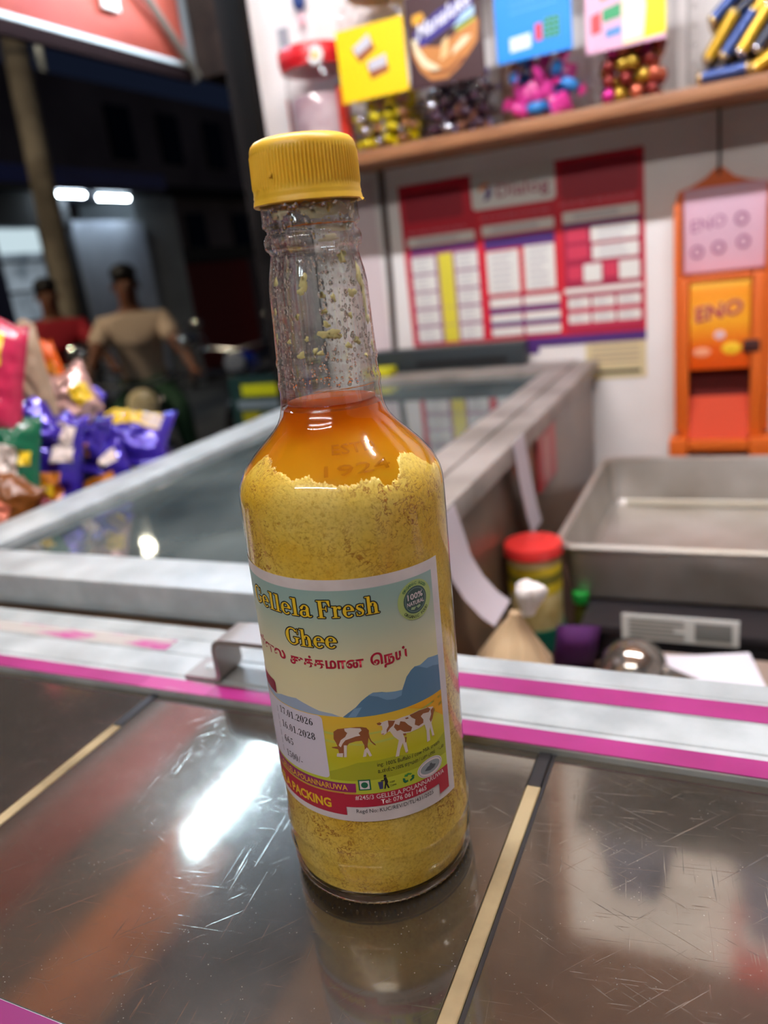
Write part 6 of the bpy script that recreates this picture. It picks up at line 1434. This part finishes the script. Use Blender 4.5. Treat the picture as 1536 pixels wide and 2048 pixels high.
# red and purple bands
LRED = mat('label_red_band', (182, 34, 60), rough=0.45); LPUR = hgrad('label_purple_band', [(53, (150, 30, 90)), (59, (150, 40, 110))]); LYEL = mat('label_yellow_ink', (240, 200, 40), rough=0.45); LWHT = mat('label_white_ink', (230, 220, 220), rough=0.45)
wrap('red_band', [([(-64, 45.6), (-40, 44.4), (-12.3, 43.6), (-12.3, 53.2), (-64, 53.2)], None), (rect(-12.3, 30.3, 47.2, 52.8), None), (rect(24.9, 30.3, 42.6, 47.2), None)], LRED, 6, lab)
wrap('purple_band', [([(-64, 58.6), (-64, 54.0), (-7.8, 53.6), (-7.6, 57.4)], None)], LPUR, 6, lab)
wrap('yellow_line', [(rect(-64, -8, 53.0, 53.5), None)], mat('label_gold_line', (206, 150, 60), rough=0.45), 7, lab)
lab_text('band_text', 'GELLELA.POLANNARUWA', -44.5, -10.8, 54.5, 2.5, LYEL, 8, bold=0.01)
lab_text('band_text', 'GELLELA PACKING', -58.0, -18.0, 46.2, 4.0, LYEL, 8, bold=0.035)
lab_text('address_text', '#245/3 GELLELA.POLANNARUWA', -8.4, 27.8, 50.5, 2.0, LWHT, 8, bold=0.005)
lab_text('address_text', 'Tel: 076 061 1465', 0.8, 18.7, 48.0, 2.0, LWHT, 8, bold=0.015)
lab_text('registration_text', 'Regd No: KUC/REV/D/TL/431/2025', -8.6, 21.8, 44.55, 1.75, INK, 3, bold=0.0)
# date panel
pn = []
for cx, cy, a0 in ((-18.9, 83.4, 0), (-62, 83.4, 90), (-62, 60.6, 180), (-18.9, 60.6, 270)):
    for k in range(6): a = rad(a0+18*k); pn.append((cx+1.8*math.cos(a), cy+1.6*math.sin(a)))
wrap('date_panel', [(pn, None)], mat('date_panel_white', (216, 214, 226), rough=0.45), 6, lab)
wrap('dashed_line', [(rect(-41.0, -40.75, h, h+2.6), None) for h in (62.2, 65.6, 69.0, 72.4, 75.8, 79.2)], mat('dash_grey', (90, 90, 100), rough=0.5), 7, lab)
# ---- hand-drawn heavy serif letters: thick stems, thin hairlines (unit: cap height 1)
def arc(cx, cy, rx_, ry_, a0, a1, thick, thin, n=22):
    vs = []; fs = []
    for i in range(n+1):
        a = rad(a0+(a1-a0)*i/n); w_ = thin+(thick-thin)*abs(math.cos(a))**1.6
        vs += [(cx+(rx_+w_/2*0.35)*math.cos(a), cy+(ry_+thin/2)*math.sin(a)), (cx+(rx_-w_)*math.cos(a), cy+(ry_-max(thin, w_*0.12))*math.sin(a))]
    for i in range(n): fs.append((2*i, 2*i+2, 2*i+3, 2*i+1))
    return vs, fs
def stroke(pts, ws):
    vs = []; fs = []
    P = [Vector((x, y, 0)) for x, y in pts]
    for i, p in enumerate(P):
        d = (P[min(i+1, len(P)-1)]-P[max(i-1, 0)]).normalized(); nn_ = Vector((-d.y, d.x, 0))*ws[i]/2
        vs += [(p.x+nn_.x, p.y+nn_.y), (p.x-nn_.x, p.y-nn_.y)]
    for i in range(len(P)-1): fs.append((2*i, 2*i+2, 2*i+3, 2*i+1))
    return vs, fs
def rc(x0, x1, y0, y1): return [(x0, y0), (x1, y0), (x1, y1), (x0, y1)], None
def dot(cx, cy, r): return disc(cx, cy, r, n=14), None
S_ = 0.17; H_ = 0.05
GL = {
 'G': (0.86, [arc(0.42, 0.5, 0.40, 0.49, 42, 318, 0.19, H_), rc(0.60, 0.77, 0.14, 0.44), rc(0.50, 0.86, 0.41, 0.46), rc(0.74, 0.78, 0.66, 0.97)]),
 'F': (0.74, [rc(0.10, 0.28, 0, 1), rc(0.0, 0.40, 0, H_), rc(0.0, 0.70, 1-H_, 1), rc(0.64, 0.70, 0.68, 0.98), ([(0.70, 0.98), (0.70, 0.66), (0.655, 0.66), (0.52, 0.97)], None), rc(0.2, 0.50, 0.50, 0.55), rc(0.47, 0.52, 0.38, 0.67)]),
 'l': (0.40, [rc(0.11, 0.28, 0, 1.02), rc(0.0, 0.39, 0, H_), rc(0.0, 0.2, 0.97, 1.02)]),
 'h': (0.72, [rc(0.10, 0.26, 0, 1.02), rc(0.0, 0.35, 0, H_), rc(0.0, 0.2, 0.97, 1.02), arc(0.385, 0.42, 0.19, 0.24, 0, 165, 0.16, H_), rc(0.45, 0.61, 0, 0.44), rc(0.38, 0.70, 0, H_)]),
 'e': (0.60, [arc(0.29, 0.33, 0.27, 0.33, 0, 318, 0.16, H_), rc(0.10, 0.56, 0.34, 0.39)]),
 'a': (0.64, [rc(0.34, 0.50, 0.06, 0.46), arc(0.30, 0.45, 0.19, 0.215, 0, 160, 0.13, H_), dot(0.13, 0.49, 0.075), arc(0.24, 0.18, 0.21, 0.18, 60, 330, 0.13, H_), stroke([(0.36, 0.37), (0.28, 0.36), (0.2, 0.33)], [0.06, 0.06, 0.05]), stroke([(0.42, 0.10), (0.5, 0.02), (0.58, 0.03), (0.63, 0.08)], [0.12, 0.08, 0.06, 0.04])]),
 'r': (0.54, [rc(0.10, 0.26, 0, 0.66), rc(0.0, 0.38, 0, H_), rc(0.0, 0.2, 0.61, 0.66), stroke([(0.24, 0.46), (0.30, 0.58), (0.38, 0.63)], [0.05, 0.05, 0.05]), dot(0.42, 0.565, 0.085)]),
 's': (0.50, [stroke([(0.40, 0.50), (0.38, 0.60), (0.26, 0.64), (0.13, 0.60), (0.10, 0.49), (0.20, 0.40), (0.32, 0.32), (0.39, 0.22), (0.36, 0.08), (0.22, 0.025), (0.09, 0.07), (0.06, 0.2)], [0.05, 0.05, 0.06, 0.08, 0.12, 0.16, 0.17, 0.13, 0.08, 0.06, 0.05, 0.05]), rc(0.05, 0.09, 0.02, 0.22), rc(0.39, 0.43, 0.46, 0.65)]),
 ' ': (0.30, []),
 '0': (0.62, [arc(0.29, 0.5, 0.25, 0.49, 0, 360, 0.16, 0.06)]), '1': (0.62, [rc(0.22, 0.38, 0, 1), rc(0.08, 0.52, 0, 0.07), stroke([(0.08, 0.84), (0.2, 0.9), (0.28, 0.99)], [0.06, 0.08, 0.05])]),
 '2': (0.62, [stroke([(0.08, 0.72), (0.12, 0.88), (0.28, 0.96), (0.44, 0.88), (0.46, 0.70), (0.36, 0.50), (0.20, 0.30), (0.08, 0.08)], [0.13, 0.10, 0.07, 0.12, 0.16, 0.13, 0.08, 0.06]), rc(0.06, 0.52, 0, 0.14), rc(0.48, 0.53, 0, 0.26)]),
 '5': (0.62, [rc(0.10, 0.15, 0.48, 0.98), rc(0.10, 0.48, 0.84, 0.98), stroke([(0.12, 0.50), (0.24, 0.60), (0.40, 0.54), (0.46, 0.34), (0.40, 0.12), (0.24, 0.03), (0.10, 0.10), (0.08, 0.22)], [0.05, 0.07, 0.13, 0.17, 0.13, 0.07, 0.08, 0.13])]),
 '6': (0.62, [arc(0.29, 0.30, 0.24, 0.29, 0, 360, 0.15, 0.06), stroke([(0.12, 0.30), (0.12, 0.62), (0.22, 0.88), (0.38, 0.96), (0.48, 0.88)], [0.16, 0.15, 0.10, 0.06, 0.10])]),
 '7': (0.62, [rc(0.06, 0.54, 0.84, 0.98), rc(0.06, 0.11, 0.68, 0.98), stroke([(0.51, 0.92), (0.34, 0.5), (0.26, 0.0)], [0.07, 0.11, 0.17])]),
 '8': (0.62, [arc(0.29, 0.74, 0.21, 0.23, 0, 360, 0.13, 0.06), arc(0.29, 0.26, 0.25, 0.26, 0, 360, 0.15, 0.06)]),
 '.': (0.30, [dot(0.13, 0.08, 0.085)]), '/': (0.46, [stroke([(0.05, -0.05), (0.40, 1.02)], [0.08, 0.08])]), '-': (0.42, [rc(0.05, 0.37, 0.28, 0.38)]),
}
def serif(body, s0, s1, h, cap):
    x = 0; out = []
    for c in body:
        wd, shapes = GL[c]
        for vs, fs in shapes: out.append(([(x+a, b) for a, b in vs], fs))
        x += wd+0.03
    k = (s1-s0)/(x-0.06)
    return [([(s0+a*k, h+b*cap) for a, b in vs], fs) for vs, fs in out]
def outline(polys, o_):
    out = []
    for k in range(10):
        a = 2*math.pi*k/10; dx, dy = o_*math.cos(a), o_*math.sin(a)
        out += [([(x+dx, y+dy) for x, y in vs], fs) for vs, fs in polys]
    return out
TY_ = mat('title_yellow', (240, 204, 46), rough=0.45)
title = serif('Gellela', -45.6, -15.6, 123.5, 6.4)+serif('Fresh', -13.4, 7.6, 123.3, 6.4)+serif('Ghee', -27.6, -8.0, 112.1, 6.3)
wrap('title_outline', outline(title, 0.42), INK, 3, lab)
wrap('title_text', title, TY_, 4, lab)
for body, s0, s1, h in (('17.01.2026', -38.7, -21.1, 80.3), ('16.01.2028', -38.5, -20.9, 74.3), ('665', -38.4, -32.6, 68.0), ('1500/-', -38.4, -28.7, 61.6)):
    wrap('date_text', serif(body, s0, s1, h, 2.9), INK, 7, lab)
TAM = mat('tamil_red', (176, 30, 56), rough=0.45)
# Tamil line, letters in visual order; vowel sign u of the first letter and the pulli dots drawn by hand
def tam(body, s0, s1, h, cap, m, layer, bold=0.035):
    vs, fs = text2d(body, bold); a = min(v[0] for v in vs); b = max(v[0] for v in vs); c0 = 0.0; k = cap/0.62
    return wrap('tamil_text', [([(s0+(x-a)*(s1-s0)/(b-a), h+y*k) for x, y in vs], fs)], m, layer, lab)
tam('\u0b95\u0bc6\u0bb2\u0bcd\u0bb2\u0bb2'[-1:] and '\u0bb3\u0bcd\u0bb3\u0bb2', -50.5, -29.6, 105.0, 3.2, TAM, 3)
tam('\u0b9a\u0bc1\u0ba4\u0bcd\u0ba4\u0bae\u0bbe\u0ba9', -27.4, 0.4, 104.3, 3.2, TAM, 3)
tam('\u0bc6\u0ba8\u0baf\u0bcd', 2.7, 16.0, 104.3, 3.2, TAM, 3)
tam('\u0b89\u0bb3\u0bcd\u0bb3\u0bc0\u0b9f\u0bc1:100% \u0b8e\u0bb0\u0bc1\u0bae\u0bc8 / \u0baa\u0b9a\u0bc1 \u0baa\u0bbe\u0bb2\u0bcd \u0b86\u0b9f\u0bc8', 0.9, 29.0, 61.2, 1.35, INK, 7, bold=0.0)
lab_text('ingredient_text', 'ing: 100% Buffalo / cow Milk cream', 0.9, 26.8, 63.9, 1.7, INK, 7)
wrap('maroon_tab', [([(-64, 93), (-40.5, 92.8), (-39.5, 92), (-39.6, 87.6), (-64, 88)], None)], mat('tab_maroon', (140, 24, 60), rough=0.45), 5, lab)
# marks: vegetarian mark, tidy man, recycling arrows, oval seal, round seal
DG = mat('mark_green', (20, 104, 70), rough=0.45)
wrap('vegetarian_mark', [(rect(-6.7, -2.2, 54.5, 59.0), None)], DG, 7, lab); wrap('vegetarian_mark', [(rect(-6.2, -2.7, 55.0, 58.5), None)], LWHT, 8, lab); wrap('vegetarian_mark', [(disc(-4.45, 56.75, 1.25), None)], DG, 9, lab)
wrap('tidy_man', [([(0.4, 57.4), (2.3, 57.4), (2.0, 54.3), (0.8, 54.3)], None)], mat('mark_navy', (60, 64, 110), rough=0.45), 7, lab)
wrap('tidy_man', [(disc(3.15, 59.6, 0.5), None), ([(2.7, 59.0), (3.6, 59.0), (4.1, 57.0), (3.8, 56.2), (4.4, 54.2), (3.8, 54.2), (3.3, 55.8), (2.9, 54.2), (2.4, 54.2), (2.9, 56.6), (2.8, 58.0), (1.6, 58.0), (1.5, 57.6), (2.6, 57.5)], None)], INK, 8, lab)
lab_text('tidy_text', 'KEEP', 4.7, 6.6, 56.1, 0.8, INK, 7); lab_text('tidy_text', 'CLEAN', 4.7, 7.0, 54.7, 0.8, INK, 7)
for k in range(3):
    a0 = 90+120*k; c_ = (11.8, 56.2); pts = [(c_[0]+r_*math.cos(rad(a)), c_[1]+0.8*r_*math.sin(rad(a))) for r_, a in ((2.3, a0-45), (2.5, a0), (2.3, a0+28), (2.7, a0+28), (1.9, a0+56), (0.9, a0+28), (1.4, a0+28), (1.5, a0), (1.4, a0-40))]
    wrap('recycling_arrow', [(pts, None)], DG if k else mat('mark_lime', (70, 150, 60), rough=0.45), 7, lab)
SG = mat('seal_grey', (150, 160, 164), rough=0.45)
wrap('oval_seal', [(disc(21.4, 56.5, 5.9, 3.9), None)], LWHT, 7, lab); wrap('oval_seal', [(disc(21.4, 56.6, 4.6, 2.5), None)], SG, 8, lab); wrap('oval_seal', [ringp(21.4, 56.5, 5.2, 5.45, ky=0.66)], SG, 8, lab)
wrap('oval_seal', [([(18.6, 56.0), (20.0, 57.2), (22.0, 57.6), (24.0, 56.6), (23.0, 55.6), (21.0, 55.2)], None), (disc(21.6, 57.6, 0.6), None)], mat('seal_dark', (80, 88, 94), rough=0.45), 9, lab)
def ring_text(body, cx, cy, r, a_mid, span, cap, m, layer, inward=False):
    out = []; n = len(body)
    for i, c in enumerate(body):
        if c == ' ': continue
        t = (i+0.5)/n-0.5; a = a_mid+(span*t if inward else -span*t); vs, fs = text2d(c, 0.01)
        x0 = min(v[0] for v in vs); x1 = max(v[0] for v in vs); k = cap/0.73; rot = rad(a+90 if inward else a-90); rr = r+(cap if inward else 0)
        px, py = cx+rr*math.cos(rad(a)), cy+rr*math.sin(rad(a))
        out.append(([(px+((x-(x0+x1)/2)*k)*math.cos(rot)-y*k*math.sin(rot), py+((x-(x0+x1)/2)*k)*math.sin(rot)+y*k*math.cos(rot)) for x, y in vs], fs))
    return wrap('seal_text', out, m, layer, lab)
cx, cy = 21.6, 124.0
wrap('round_seal', [(disc(cx, cy, 7.3, n=40), None)], mat('seal_lime', (172, 196, 120), rough=0.45), 3, lab)
wrap('round_seal', [(disc(cx, cy, 5.0, n=40), None)], mat('seal_teal', (64, 92, 88), rough=0.45), 4, lab)
wrap('round_seal', [ringp(cx, cy, 4.2, 4.45)], mat('seal_teal_light', (120, 148, 140), rough=0.45), 5, lab)
lab_text('seal_text', '100%', cx-3.3, cx+3.3, cy+0.5, 2.2, LWHT, 6, bold=0.015); lab_text('seal_text', 'NATURAL', cx-3.7, cx+3.7, cy-1.7, 1.5, LWHT, 6, bold=0.015)
wrap('seal_leaves', [([(cx, cy-2.5), (cx-2.0, cy-2.3), (cx-2.4, cy-3.1), (cx-0.9, cy-3.5)], None), ([(cx, cy-2.5), (cx+1.6, cy-2.2), (cx+2.0, cy-2.9), (cx+0.8, cy-3.4)], None)], mat('seal_leaf', (160, 190, 140), rough=0.45), 6, lab)
ring_text('ORGANIC FOOD', cx, cy, 5.55, 90, 105, 1.1, DG, 5); ring_text('ORGANIC FOOD', cx, cy, 5.55, 270, 105, 1.1, INK, 5, inward=True)
